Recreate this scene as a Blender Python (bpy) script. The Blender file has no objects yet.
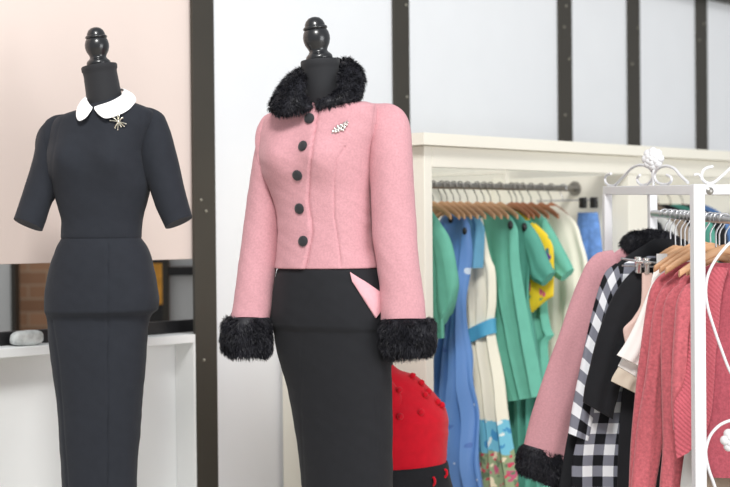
import bpy, math, random
import numpy as np
from mathutils import Vector, Matrix, noise
from mathutils.bvhtree import BVHTree

random.seed(7)
C = bpy.context.scene.collection
SC = bpy.context.scene

# ------------------------------------------------------------------ camera
F = 1500.0
CAM = Vector((0, 0, 1.4))
ROLL, PITCH = 0.009, 0.01033
FWD = Vector((0, math.cos(PITCH), -math.sin(PITCH)))
UPL = Vector((0, math.sin(PITCH), math.cos(PITCH)))
XC = (Vector((1, 0, 0)) - ROLL * UPL).normalized()
YC = (ROLL * Vector((1, 0, 0)) + UPL).normalized()

def ray(px, py):
    return XC * ((px - 365) / F) + YC * (-(py - 243.5) / F) + FWD

def at(px, py, Y):                      # point of a sight line at distance Y into the shop
    r = ray(px, py)
    return CAM + r * (Y / r.y)

def on(px, py, P, N):                   # point of a sight line on a real plane
    r = ray(px, py)
    return CAM + r * ((P - CAM).dot(N) / r.dot(N))

def proj(p):
    v = p - CAM
    z = v.dot(FWD)
    return 365 + F * v.dot(XC) / z, 243.5 - F * v.dot(YC) / z

cd = bpy.data.cameras.new('camera')
cam = bpy.data.objects.new('camera', cd)
C.objects.link(cam)
M = Matrix((XC, YC, -FWD)).transposed().to_4x4()
M.translation = CAM
cam.matrix_world = M
cd.sensor_width = 36
cd.lens = 36 * F / 730
cd.clip_end = 60
cd.dof.use_dof = True
cd.dof.focus_distance = 4.42
cd.dof.aperture_fstop = 2.6
SC.camera = cam

# ------------------------------------------------------------------ materials
def lin(c):
    return tuple(((v / 255) / 12.92 if v <= 10 else ((v / 255 + .055) / 1.055) ** 2.4) for v in c) + (1,)

def mat(name, col, rough=.6, metal=0., bump=0., bscale=200., sheen=0., spec=.5, var=0., vscale=6., stretch=None, coat=0.):
    m = bpy.data.materials.new(name)
    m.use_nodes = True
    nt = m.node_tree
    b = nt.nodes['Principled BSDF']
    b.inputs['Base Color'].default_value = lin(col)
    b.inputs['Roughness'].default_value = rough
    b.inputs['Metallic'].default_value = metal
    b.inputs['Specular IOR Level'].default_value = spec
    b.inputs['Sheen Weight'].default_value = sheen
    b.inputs['Sheen Roughness'].default_value = .5
    b.inputs['Coat Weight'].default_value = coat
    tc = nt.nodes.new('ShaderNodeTexCoord')
    vec = tc.outputs['Object']
    if stretch:
        mp = nt.nodes.new('ShaderNodeMapping')
        mp.inputs['Scale'].default_value = stretch
        nt.links.new(vec, mp.inputs['Vector'])
        vec = mp.outputs[0]
    n = nt.nodes.new('ShaderNodeTexNoise')
    n.inputs['Scale'].default_value = vscale
    n.inputs['Detail'].default_value = 5
    nt.links.new(vec, n.inputs['Vector'])
    mr = nt.nodes.new('ShaderNodeMapRange')
    mr.inputs['From Min'].default_value = .3
    mr.inputs['From Max'].default_value = .7
    mr.inputs['To Min'].default_value = 1 - var
    mr.inputs['To Max'].default_value = 1 + var
    nt.links.new(n.outputs['Fac'], mr.inputs['Value'])
    mx = nt.nodes.new('ShaderNodeVectorMath')
    mx.operation = 'SCALE'
    mx.inputs[0].default_value = lin(col)[:3]
    nt.links.new(mr.outputs[0], mx.inputs['Scale'])
    nt.links.new(mx.outputs[0], b.inputs['Base Color'])
    if bump:
        n2 = nt.nodes.new('ShaderNodeTexNoise')
        n2.inputs['Scale'].default_value = bscale
        n2.inputs['Detail'].default_value = 3
        nt.links.new(vec, n2.inputs['Vector'])
        bp = nt.nodes.new('ShaderNodeBump')
        bp.inputs['Strength'].default_value = bump
        bp.inputs['Distance'].default_value = .002
        nt.links.new(n2.outputs['Fac'], bp.inputs['Height'])
        nt.links.new(bp.outputs[0], b.inputs['Normal'])
    return m

def color_from(m, builder):
    nt = m.node_tree
    b = nt.nodes['Principled BSDF']
    for l in list(b.inputs['Base Color'].links):
        nt.links.remove(l)
    nt.links.new(builder(nt), b.inputs['Base Color'])
    return m

def math_node(nt, op, a, b=None, c=None):
    n = nt.nodes.new('ShaderNodeMath')
    n.operation = op
    for i, v in enumerate((a, b, c)):
        if v is None:
            continue
        if isinstance(v, (int, float)):
            n.inputs[i].default_value = v
        else:
            nt.links.new(v, n.inputs[i])
    return n.outputs[0]

def uvw(nt):
    tc = nt.nodes.new('ShaderNodeTexCoord')
    s = nt.nodes.new('ShaderNodeSeparateXYZ')
    nt.links.new(tc.outputs['UV'], s.inputs[0])
    return tc.outputs['UV'], s.outputs[0], s.outputs[1]

def mixc(nt, fac, a, b):
    n = nt.nodes.new('ShaderNodeMix')
    n.data_type = 'RGBA'
    if isinstance(fac, (int, float)):
        n.inputs[0].default_value = fac
    else:
        nt.links.new(fac, n.inputs[0])
    for i, v in ((6, a), (7, b)):
        if isinstance(v, tuple):
            n.inputs[i].default_value = v
        else:
            nt.links.new(v, n.inputs[i])
    return n.outputs[2]

def gingham(nt):
    uv, u, v = uvw(nt)
    p = 1 / .068
    def stripe(x):
        f = math_node(nt, 'FRACT', math_node(nt, 'ADD', math_node(nt, 'MULTIPLY', x, p), 20.2))
        return math_node(nt, 'GREATER_THAN', f, .5)
    s = math_node(nt, 'MULTIPLY', math_node(nt, 'ADD', stripe(u), stripe(v)), .5)
    r = nt.nodes.new('ShaderNodeValToRGB')
    r.color_ramp.interpolation = 'CONSTANT'
    e = r.color_ramp.elements
    e[0].color = lin((24, 25, 30)); e[0].position = 0
    e[1].color = lin((128, 130, 142)); e[1].position = .3
    x = e.new(.8); x.color = lin((236, 238, 243))
    nt.links.new(s, r.inputs[0])
    return r.outputs[0]

def spots(base, cols, scale, thr):
    def f(nt):
        uv, u, v = uvw(nt)
        out = base
        for i, c in enumerate(cols):
            vo = nt.nodes.new('ShaderNodeTexVoronoi')
            vo.inputs['Scale'].default_value = scale * (1 + .37 * i)
            mp = nt.nodes.new('ShaderNodeMapping')
            mp.inputs['Location'].default_value = (i * 3.1, i * 1.7, i * .9)
            mp.inputs['Scale'].default_value = (1.4, .8, 1)
            nt.links.new(uv, mp.inputs[0])
            nz = nt.nodes.new('ShaderNodeTexNoise')
            nz.inputs['Scale'].default_value = scale * 1.6
            nt.links.new(mp.outputs[0], nz.inputs['Vector'])
            mv = nt.nodes.new('ShaderNodeMix'); mv.data_type = 'VECTOR'
            mv.inputs[0].default_value = .06
            nt.links.new(mp.outputs[0], mv.inputs[4]); nt.links.new(nz.outputs['Color'], mv.inputs[5])
            nt.links.new(mv.outputs[1], vo.inputs['Vector'])
            k = math_node(nt, 'LESS_THAN', vo.outputs['Distance'], thr)
            out = mixc(nt, k, out, lin(c))
        return out
    return f

def banded(base, v0, layers):           # plain cloth whose printed border starts v0 metres below the top
    def f(nt):
        uv, u, v = uvw(nt)
        nz = nt.nodes.new('ShaderNodeTexNoise')
        nz.inputs['Scale'].default_value = 28
        nt.links.new(uv, nz.inputs['Vector'])
        vv = math_node(nt, 'ADD', v, math_node(nt, 'MULTIPLY', math_node(nt, 'SUBTRACT', nz.outputs['Fac'], .5), .09))
        out = base
        for start, fn in layers:
            out = mixc(nt, math_node(nt, 'GREATER_THAN', vv, v0 + start), out, fn(nt))
        return out
    return f

def ribs(m, freq, axis=0, strength=.8):
    nt = m.node_tree
    b = nt.nodes['Principled BSDF']
    uv, u, v = uvw(nt)
    h = math_node(nt, 'SINE', math_node(nt, 'MULTIPLY', math_node(nt, 'ADD', v, math_node(nt, 'MULTIPLY', u, -.75)), freq * 2 * math.pi))
    nz = nt.nodes.new('ShaderNodeTexNoise')
    nz.inputs['Scale'].default_value = 260
    tc = nt.nodes.new('ShaderNodeTexCoord')
    nt.links.new(tc.outputs['Object'], nz.inputs['Vector'])
    hh = math_node(nt, 'ADD', h, nz.outputs['Fac'])
    bp = nt.nodes.new('ShaderNodeBump')
    bp.inputs['Strength'].default_value = strength
    bp.inputs['Distance'].default_value = .003
    nt.links.new(hh, bp.inputs['Height'])
    nt.links.new(bp.outputs[0], b.inputs['Normal'])
    return m

def bricks(nt):
    tc = nt.nodes.new('ShaderNodeTexCoord')
    mp = nt.nodes.new('ShaderNodeMapping')
    mp.inputs['Rotation'].default_value = (math.pi / 2, 0, 0)
    nt.links.new(tc.outputs['Object'], mp.inputs[0])
    br = nt.nodes.new('ShaderNodeTexBrick')
    br.inputs['Color1'].default_value = lin((178, 136, 106))
    br.inputs['Color2'].default_value = lin((150, 112, 86))
    br.inputs['Mortar'].default_value = lin((178, 152, 128))
    br.inputs['Scale'].default_value = 1
    br.inputs['Brick Width'].default_value = .22
    br.inputs['Row Height'].default_value = .078
    br.inputs['Mortar Size'].default_value = .006
    nt.links.new(mp.outputs[0], br.inputs['Vector'])
    return br.outputs['Color']

MT = {}
MT['wall'] = mat('white_wall_panel', (231, 233, 236), .55, bump=.05, bscale=40, var=.01)
MT['steel'] = mat('dark_bronze_steel', (58, 54, 47), .5, metal=.1, bump=.1, bscale=60, var=.1, vscale=3)
MT['screw'] = mat('screw_steel', (150, 146, 134), .45, metal=.6)
MT['beige'] = mat('beige_panel', (226, 210, 202), .8, bump=.15, bscale=160, var=.012, vscale=2)
MT['cream'] = mat('cream_paint', (236, 232, 219), .5, bump=.05, bscale=50, var=.012, vscale=3)
MT['white'] = mat('white_paint', (238, 240, 240), .45, var=.01)
MT['rackw'] = mat('white_enamel', (222, 222, 224), .35, bump=.12, bscale=90, var=.015)
MT['floor'] = mat('floor_boards', (206, 198, 186), .5, bump=.15, bscale=20, var=.06, vscale=5, stretch=(1, 12, 1))
MT['brick'] = color_from(mat('brick', (150, 110, 84), .85, bump=.4, bscale=50), bricks)
MT['black_plastic'] = mat('black_satin', (26, 26, 28), .35, var=.05)
MT['form'] = mat('black_jersey', (28, 29, 33), .8, bump=.3, bscale=500, sheen=.08)
MT['lacq'] = mat('black_lacquered_wood', (26, 27, 30), .3, bump=.05, bscale=30, coat=.3)
MT['dress'] = mat('charcoal_crepe', (38, 41, 48), .85, bump=.35, bscale=520, sheen=.05, spec=.25, var=.06, vscale=40)
MT['skirt'] = mat('black_twill', (30, 31, 35), .8, bump=.3, bscale=600, sheen=.04, spec=.25, var=.06, vscale=40)
MT['wool'] = mat('pink_wool', (202, 150, 157), .92, bump=.6, bscale=420, sheen=.12, spec=.12, var=.08, vscale=170)
MT['flap'] = mat('pink_wool_flap', (226, 172, 180), .9, bump=.4, bscale=420, sheen=.2, spec=.15, var=.04, vscale=90)
MT['collar'] = mat('white_cotton', (250, 249, 249), .8, bump=.2, bscale=400)
MT['fur'] = mat('black_fur', (34, 34, 40), .5, var=.5, vscale=50, spec=.3)
MT['button'] = mat('black_velvet_button', (24, 24, 30), .7, bump=.5, bscale=600, sheen=.3)
MT['silver'] = mat('silver', (225, 222, 218), .22, metal=1.)
MT['gold'] = mat('pale_gold', (232, 226, 210), .3, metal=1.)
MT['chrome'] = mat('brushed_chrome', (190, 190, 192), .28, metal=1.)
MT['nickel'] = mat('dull_nickel', (150, 147, 142), .4, metal=.9)
MT['wood'] = mat('beech_wood', (204, 158, 118), .45, bump=.1, bscale=20, var=.12, vscale=12, stretch=(1, 1, 8))
MT['wood_dark'] = mat('stained_wood', (170, 112, 78), .45, bump=.1, bscale=20, var=.12, vscale=12, stretch=(1, 1, 8))
MT['red'] = mat('red_knit', (208, 14, 38), .85, bump=.4, bscale=380, sheen=.15, spec=.2, var=.06, vscale=40)
MT['teal'] = mat('teal_cotton', (104, 180, 158), .8, bump=.2, bscale=300, var=.05, vscale=20)
MT['teal_dark'] = mat('green_cotton', (84, 158, 140), .8, bump=.2, bscale=300, var=.05, vscale=20)
MT['blue'] = color_from(mat('blue_sateen', (82, 122, 184), .36, bump=.15, bscale=300), spots(lin((98, 142, 204)), [(205, 218, 235), (78, 116, 186)], 10, .15))
MT['aqua'] = mat('aqua_cotton', (104, 164, 196), .8, bump=.2, bscale=300, var=.05, vscale=20)
MT['denim'] = mat('denim', (104, 146, 208), .85, bump=.3, bscale=400, var=.2, vscale=40)
MT['creamcloth'] = mat('cream_cotton', (242, 237, 220), .85, bump=.2, bscale=300, var=.03)
MT['belt'] = mat('sky_blue_satin', (84, 168, 206), .5, var=.05)
pr1 = spots(lin((120, 196, 220)), [(232, 240, 236), (70, 150, 200)], 16, .3)
pr2 = spots(lin((150, 168, 128)), [(196, 92, 122), (238, 222, 190), (104, 128, 98), (210, 70, 90)], 17, .27)
MT['floral'] = color_from(mat('cream_border_print', (232, 226, 204), .8, bump=.15, bscale=300), banded(lin((242, 237, 218)), .785, [(0, pr1), (.12, pr2)]))
MT['tropic'] = color_from(mat('tropical_print', (238, 204, 50), .8, bump=.15, bscale=300), spots(lin((240, 206, 44)), [(96, 60, 140), (226, 96, 130), (60, 150, 120)], 14, .24))
MT['gingham'] = color_from(mat('gingham_cotton', (128, 128, 128), .8, bump=.2, bscale=400, spec=.2), gingham)
MT['blackcloth'] = mat('black_crepe', (28, 29, 33), .8, bump=.3, bscale=450, sheen=.05, spec=.25, var=.08, vscale=30)
MT['whitecloth'] = mat('white_jersey', (246, 244, 240), .85, bump=.2, bscale=350)
MT['shadedcloth'] = mat('shaded_cuff_cloth', (212, 200, 182), .85, bump=.2, bscale=350)  # white sleeve hem lying in shade, the shade put into its colour
MT['taupe'] = mat('taupe_wool', (150, 134, 118), .9, bump=.3, bscale=350, var=.06, vscale=40)
MT['palegrey'] = mat('pale_grey_jersey', (206, 206, 203), .85, bump=.2, bscale=350)
MT['knit'] = mat('rose_chenille', (193, 101, 109), .95, bump=1., bscale=170, sheen=.25, spec=.1, var=.2, vscale=110)
MT['knit_shaded'] = mat('shaded_rose_knit', (172, 82, 94), .95, bump=1., bscale=170, sheen=.35, spec=.1, var=.16, vscale=110)  # rose knit darkened to paint shade inside the open cardigan
MT['rib'] = ribs(mat('rose_rib_knit', (194, 96, 107), .95, sheen=.15, spec=.1, var=.12, vscale=190), 85, 1, .42)
MT['rib_dark'] = ribs(mat('deep_rose_rib_knit', (186, 82, 102), .95, sheen=.35, spec=.1, var=.12, vscale=190), 85, 1, 1.)
MT['orange'] = mat('orange_print', (236, 168, 66), .7, var=.35, vscale=9)
MT['greyw'] = mat('grey_laminate', (214, 216, 216), .5)
MT['foil'] = mat('crinkled_film', (205, 208, 206), .25, bump=1., bscale=45, var=.3, vscale=30)
MT['tag'] = mat('white_card', (240, 240, 240), .7)

# ------------------------------------------------------------------ mesh helpers
class MB:
    def __init__(s):
        s.v, s.f, s.uv = [], [], []     # uv per vertex
    def add(s, vs, fs, uvs=None):
        o = len(s.v)
        s.v += [Vector(v) for v in vs]
        s.f += [tuple(i + o for i in f) for f in fs]
        s.uv += uvs if uvs else [(v[0], v[2]) for v in vs]
        return s
    def box(s, c, ex, ey, ez, hx, hy, hz, bev=0.):
        c = Vector(c)
        if bev <= 0:
            vs = [c + ex * (hx * i) + ey * (hy * j) + ez * (hz * k) for i in (-1, 1) for j in (-1, 1) for k in (-1, 1)]
            fs = [(0, 1, 3, 2), (4, 6, 7, 5), (0, 4, 5, 1), (2, 3, 7, 6), (0, 2, 6, 4), (1, 5, 7, 3)]
            if ex.cross(ey).dot(ez) < 0:
                fs = [f[::-1] for f in fs]
            return s.add(vs, fs)
        bm_v, fs = [], []
        import bmesh
        bm = bmesh.new()
        bmesh.ops.create_cube(bm, size=2)
        for v in bm.verts:
            v.co = Vector((v.co.x * hx, v.co.y * hy, v.co.z * hz))
        bmesh.ops.bevel(bm, geom=list(bm.edges), offset=bev, segments=2, affect='EDGES', profile=.5)
        bm.verts.index_update()
        flip = ex.cross(ey).dot(ez) < 0
        vs = [c + ex * v.co.x + ey * v.co.y + ez * v.co.z for v in bm.verts]
        for f in bm.faces:
            t = tuple(v.index for v in f.verts)
            fs.append(t[::-1] if flip else t)
        bm.free()
        return s.add(vs, fs)
    def rings(s, rs, cap0=True, cap1=True, us=None, vsv=None):
        n = len(rs[0])
        vs, uvs, fs = [], [], []
        for i, r in enumerate(rs):
            for j, p in enumerate(r):
                vs.append(p)
                uvs.append((us[i][j] if us else j / n, vsv[i] if vsv else i * .01))
        for i in range(len(rs) - 1):
            for j in range(n):
                k = (j + 1) % n
                fs.append((i * n + j, i * n + k, (i + 1) * n + k, (i + 1) * n + j))
        if cap0:
            fs.append(tuple(range(n))[::-1])
        if cap1:
            fs.append(tuple(range((len(rs) - 1) * n, len(rs) * n)))
        return s.add(vs, fs, uvs)
    def tube(s, pts, r, n=10, closed=False, rad=None):
        pts = [Vector(p) for p in pts]
        rs = []
        up = None
        m = len(pts)
        for i, p in enumerate(pts):
            a = pts[max(i - 1, 0)] if not closed else pts[i - 1]
            b = pts[min(i + 1, m - 1)] if not closed else pts[(i + 1) % m]
            t = (b - a).normalized()
            if up is None:
                up = Vector((0, 0, 1)) if abs(t.z) < .9 else Vector((1, 0, 0))
            up = (up - t * up.dot(t)).normalized()
            q = t.cross(up)
            rr = rad[i] if rad else r
            rs.append([p + up * (rr * math.cos(2 * math.pi * j / n)) + q * (rr * math.sin(2 * math.pi * j / n)) for j in range(n)])
        if closed:
            rs.append(rs[0])
        return s.rings([x[::-1] for x in rs], not closed, not closed)
    def lathe(s, c, axis, prof, n=40):
        c = Vector(c)
        axis = axis.normalized()
        e = Vector((1, 0, 0)) if abs(axis.x) < .9 else Vector((0, 1, 0))
        e = (e - axis * e.dot(axis)).normalized()
        q = axis.cross(e)
        rs = [[c + axis * h + (e * math.cos(2 * math.pi * j / n) + q * math.sin(2 * math.pi * j / n)) * max(r, 1e-4) for j in range(n)] for r, h in prof]
        return s.rings(rs, True, True)
    def ball(s, c, r, n=12, sc=(1, 1, 1)):
        prof = [(r * math.sin(math.pi * i / n), -r * math.cos(math.pi * i / n)) for i in range(n + 1)]
        o = len(s.v)
        s.lathe((0, 0, 0), Vector((0, 0, 1)), prof, 16)
        for i in range(o, len(s.v)):
            p = s.v[i]
            s.v[i] = Vector(c) + Vector((p.x * sc[0], p.y * sc[1], p.z * sc[2]))
        return s
    def bvh(s):
        return BVHTree.FromPolygons([tuple(v) for v in s.v], s.f)

def link_mesh(name, mb, m, parent=None, smooth=True):
    me = bpy.data.meshes.new(name)
    if parent is not None:
        org = world_loc(parent)
    else:
        xs = [v.x for v in mb.v]; ys = [v.y for v in mb.v]; zs = [v.z for v in mb.v]
        org = Vector(((min(xs) + max(xs)) / 2, (min(ys) + max(ys)) / 2, min(zs)))
    me.from_pydata([tuple(v - org) for v in mb.v], [], mb.f)
    ul = me.uv_layers.new(name='UVMap')
    idx = np.zeros(len(me.loops), dtype=np.int32)
    me.loops.foreach_get('vertex_index', idx)
    uva = np.array(mb.uv, dtype=np.float32)[idx]
    ul.data.foreach_set('uv', uva.ravel())
    me.polygons.foreach_set('use_smooth', [smooth] * len(me.polygons))
    me.materials.append(m)
    if smooth:
        try:
            me.set_sharp_from_angle(angle=math.radians(50))
        except Exception:
            pass
    me.update()
    o = bpy.data.objects.new(name, me)
    C.objects.link(o)
    if parent is not None:
        o.parent = parent
    else:
        o.location = org
    return o

WL = {}
def world_loc(o):
    l = Vector((0, 0, 0))
    while o is not None:
        l = l + o.location
        o = o.parent
    return l

def tag(o, label, cat, group=None):
    o['label'] = label
    o['category'] = cat
    if group:
        o['group'] = group
    return o

def thing(name, label, cat, loc=(0, 0, 0), group=None):
    o = bpy.data.objects.new(name, None)
    o.empty_display_size = .1
    C.objects.link(o)
    o.location = loc
    return tag(o, label, cat, group)

def structure(name, mb, m, smooth=False):
    o = link_mesh(name, mb, m, None, smooth)
    o['kind'] = 'structure'
    return o

def dup(root, loc, label, group=None):
    r = root.copy(); C.objects.link(r); r.location = loc; r['label'] = label
    if group:
        r['group'] = group
    for ch in list(root.children):
        c = ch.copy(); C.objects.link(c); c.parent = r
        for g in list(ch.children):
            q = g.copy(); C.objects.link(q); q.parent = c
    return r

X, Y, Z = Vector((1, 0, 0)), Vector((0, 1, 0)), Vector((0, 0, 1))

def pchip(ts, ys, q):
    ts = np.array(ts, float); ys = np.array(ys, float)
    h = np.diff(ts); dl = np.diff(ys) / h
    m = np.zeros(len(ts)); m[0] = dl[0]; m[-1] = dl[-1]
    for i in range(1, len(ts) - 1):
        if dl[i - 1] * dl[i] > 0:
            w1 = 2 * h[i] + h[i - 1]; w2 = h[i] + 2 * h[i - 1]
            m[i] = (w1 + w2) / (w1 / dl[i - 1] + w2 / dl[i])
    q = np.clip(q, ts[0], ts[-1])
    k = np.clip(np.searchsorted(ts, q) - 1, 0, len(ts) - 2)
    t = (q - ts[k]) / h[k]
    return ((2 * t**3 - 3 * t**2 + 1) * ys[k] + (t**3 - 2 * t**2 + t) * h[k] * m[k] + (-2 * t**3 + 3 * t**2) * ys[k + 1] + (t**3 - t**2) * h[k] * m[k + 1])

def pair_loft(mb, pairs, samples=40, n=48, e=2.2, V=None, disp=None, cap0=True, cap1=True, par=None):
    """loft through bars P-Q (two sides of a sleeve, a hanging cloth, a collar) with thickness th"""
    P = [Vector(p[0]) for p in pairs]; Q = [Vector(p[1]) for p in pairs]; TH = [p[2] for p in pairs]
    ts = [0.]
    for i in range(1, len(pairs)):
        ts.append(ts[-1] + max(((P[i] + Q[i]) / 2 - (P[i - 1] + Q[i - 1]) / 2).length, .35 * ((P[i] - P[i - 1]).length + (Q[i] - Q[i - 1]).length), 1e-4))
    q = np.linspace(0, ts[-1], samples)
    pc = [pchip(ts, [p[k] for p in P], q) for k in range(3)]
    qc = [pchip(ts, [p[k] for p in Q], q) for k in range(3)]
    th = pchip(ts, TH, q)
    A = [Vector((pc[0][i], pc[1][i], pc[2][i])) for i in range(samples)]
    B = [Vector((qc[0][i], qc[1][i], qc[2][i])) for i in range(samples)]
    rs, us, vs = [], [], []
    for i in range(samples):
        c = (A[i] + B[i]) / 2; U = (B[i] - A[i]) / 2
        if V is None:
            i0, i1 = max(i - 1, 0), min(i + 1, samples - 1)
            T = (A[i1] + B[i1]) - (A[i0] + B[i0])
            VV = T.cross(U)
            VV = VV.normalized() if VV.length > 1e-9 else Y.copy()
        else:
            VV = V
        r, uu = [], []
        for j in range(n):
            a = 2 * math.pi * j / n
            ca, sa = math.cos(a), math.sin(a)
            cx = math.copysign(abs(ca) ** (2 / e), ca); sy = math.copysign(abs(sa) ** (2 / e), sa)
            p = c + U * cx + VV * (th[i] * sy)
            if disp:
                p = p + disp(p, cx, sy, q[i] / ts[-1], VV, U)
            r.append(p); uu.append(cx * U.length)
        rs.append(r); us.append(uu); vs.append(q[i])
    vol = 0.
    o0 = rs[0][0]
    for i in range(samples - 1):
        for j in range(n):
            k = (j + 1) % n
            a, b, c2, d2 = rs[i][j] - o0, rs[i][k] - o0, rs[i + 1][k] - o0, rs[i + 1][j] - o0
            vol += a.dot(b.cross(c2)) + a.dot(c2.cross(d2))
    if vol < 0:
        rs = [x[::-1] for x in rs]; us = [x[::-1] for x in us]
    mb.rings(rs, cap0, cap1, us, vs)
    return mb

def folds(amp, k, ph, ramp=1., wr=.002, seed=0.):
    def f(p, cx, sy, t, V, U):
        r = min(1., t * 2.2) ** ramp
        w = U.length
        d = amp * r * (math.sin(k * cx * math.pi + ph + 1.2 * t) + .5 * math.sin(1.73 * k * cx * math.pi + 2.1 * ph - .8 * t))
        nz = noise.noise(Vector((p.x * 14 + seed, p.y * 14, p.z * 5))) * wr
        return V * (d + nz)
    return f

def wrinkle(amp, sx=16, sz=9, seed=0.):
    def f(p, cx, sy, t, V, U):
        nz = noise.noise(Vector((p.x * sx + seed, p.y * sx, p.z * sz)))
        n2 = noise.noise(Vector((p.x * sx * 1.2 + seed + 5, p.y * sx, p.z * sz * 3.5 + p.x * 30)))
        return (V * sy + U.normalized() * cx * .6) * (nz * amp + n2 * amp * .45)
    return f

# fur: strands grown on a padded base, all one mesh
def add_fur(mb, count, ln, flow, width=.0008, seed=1, lift=.5, clump=.5):
    rnd = random.Random(seed)
    vs, fs = list(mb.v), list(mb.f)
    tris = []
    acc = []
    tot = 0.
    for f in fs:
        if len(f) > 6:
            continue
        for k in range(1, len(f) - 1):
            a, b, c = vs[f[0]], vs[f[k]], vs[f[k + 1]]
            nn = (b - a).cross(c - a)
            if nn.length < 1e-10:
                continue
            tot += nn.length
            acc.append(tot); tris.append((a, b, c, nn.normalized()))
    accn = np.array(acc)
    for _ in range(count):
        t = int(np.searchsorted(accn, rnd.random() * tot))
        a, b, c, nn = tris[min(t, len(tris) - 1)]
        u, v = rnd.random(), rnd.random()
        if u + v > 1:
            u, v = 1 - u, 1 - v
        p = a + (b - a) * u + (c - a) * v
        cl = noise.noise_vector(p * 32) * clump
        d = (nn * lift + flow + cl + Vector((rnd.uniform(-.3, .3), rnd.uniform(-.3, .3), rnd.uniform(-.3, .3)))).normalized()
        L = ln * rnd.uniform(.55, 1.25)
        side = d.cross(Vector((rnd.uniform(-1, 1), rnd.uniform(-1, 1), rnd.uniform(-1, 1)))).normalized()
        p1 = p + d * L * .55
        p2 = p + (d + flow * .5 + Vector((0, 0, -.25))).normalized() * L
        w = width
        mb.add([p - side * w, p + side * w, p1 + side * w * .8, p1 - side * w * .8, p2], [(0, 1, 2, 3), (3, 2, 4)])
    return mb

# ------------------------------------------------------------------ the place
D = Vector((.683, .730, 0)).normalized()       # along the panelled wall, away to the right
N = Vector((D.y, -D.x, 0))                     # out of the wall into the shop
P0 = Vector((-.583, 5.4, 0))
def wall(s, z=0., out=0.):
    return P0 + D * s + N * out + Z * z
def wall_s(px, py):
    return (on(px, py, P0, N) - P0).dot(D)

structure('floor', MB().box((1.0, 5.6, -.05), X, Y, Z, 5.5, 7.2, .05), MT['floor'])

s1a, s1b = wall_s(193.4, 228), wall_s(217.3, 228)
WT = 3.3
sE = 5.6
mbw = MB()
mbw.box(wall((s1b - .012 + sE) / 2, WT / 2, -.04), D, N, Z, (sE - s1b + .012) / 2, .03, WT / 2)
structure('wall_right', mbw, MT['wall'])
posts = [(s1a, s1b)] + [(wall_s(a, 60), wall_s(b, 60)) for a, b in ((393.3, 410.6), (558.6, 572.9), (628.0, 640.8), (696.4, 708.0))]
screws = [[(201, 200), (206, 211), (204, 360)], [(406, 5), (407, 97)], [(566, 6), (564, 27), (569, 59), (565, 115)], [(638, 28), (632, 64)], [(704, 24), (699, 40)]]
for i, (a, b) in enumerate(posts):
    o = structure('trim_%d' % (i + 1), MB().box(wall((a + b) / 2 - .003, WT / 2, -.004), D, N, Z, (b - a) / 2 - .006, .007, WT / 2, .001), MT['steel'])
    for (px, py) in screws[i]:
        p = on(px, py, wall(0, 0, .003), N)
        link_mesh('screw', MB().ball(p, .0062, 8, (1, 1, 1)), MT['screw'], o)
# dark head beam at the far top of the wall
pb = on(716, 1.5, P0, N)
structure('trim_6', MB().box(wall((s1a + sE) / 2, pb.z + .1, .02), D, N, Z, (sE - s1a) / 2, .025, .1, .003), MT['steel'])

# left bay: beige panel above, opening, low shelf
tag(link_mesh('backdrop_panel', MB().box(wall(-1.0 + s1a / 2 + .01, 1.294 + .9, -.03), D, N, Z, 1.0 + s1a / 2 + .01, .012, .9, .002), MT['beige'], None, False),
    'plain pale beige panel behind the mannequin in the black dress, above the opening', 'panel')
su = thing('shelf_unit', 'low white shelf unit with open recess behind the black dress, below the beige panel', 'shelf', wall(-1.0, 0, -.07))
sl, sr = -2.0, s1a - .002
RB_ = -.1
zt = 1.026
link_mesh('shelf_board', MB().box(wall((sl + sr) / 2, zt - .015, -.052), D, N, Z, (sr - sl) / 2, .06, .015, .002), MT['white'], su, False)
link_mesh('back_panel', MB().box(wall((sl + sr) / 2, (zt - .03) / 2, -.105), D, N, Z, (sr - sl) / 2, .01, (zt - .031) / 2), MT['white'], su, False)
link_mesh('side_panel', MB().box(wall(sr - .004, (zt - .03) / 2, -.044), D, N, Z, .005, .05, (zt - .031) / 2), MT['white'], su, False)
link_mesh('side_panel', MB().box(wall(sl + .01, (zt - .03) / 2, -.044), D, N, Z, .01, .05, (zt - .031) / 2), MT['white'], su, False)
structure('trim_7', MB().box(wall((sl + sr + .13) / 2, zt + .023, -.1), D, N, Z, (sr + .13 - sl) / 2, .012, .0225, .003), MT['black_plastic'])
# crinkled packet on the shelf
def blob_box(c, hx, hy, hz, seed):
    mb = MB()
    rs = []
    for i in range(9):
        z = -1 + 2 * i / 8
        f = (1 - abs(z) ** 4 * .35)
        r = []
        for j in range(28):
            a = 2 * math.pi * j / 28
            p = Vector((math.copysign(abs(math.cos(a)) ** .5, math.cos(a)) * hx * f, math.copysign(abs(math.sin(a)) ** .5, math.sin(a)) * hy * f, z * hz))
            p *= 1 + .12 * noise.noise(p * 25 + Vector((seed, 0, 0)))
            r.append(Vector(c) + D * p.x + N * p.y + Z * p.z)
        rs.append(r)
    return mb.rings(rs)
pk = on(27, 345, wall(0, 0, -.045), N)
tag(link_mesh('packet', blob_box((pk.x, pk.y, zt + .025), .055, .03, .024, 2), MT['foil']), 'crinkled clear film packet lying on the white shelf left of the dress', 'packet')

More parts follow.
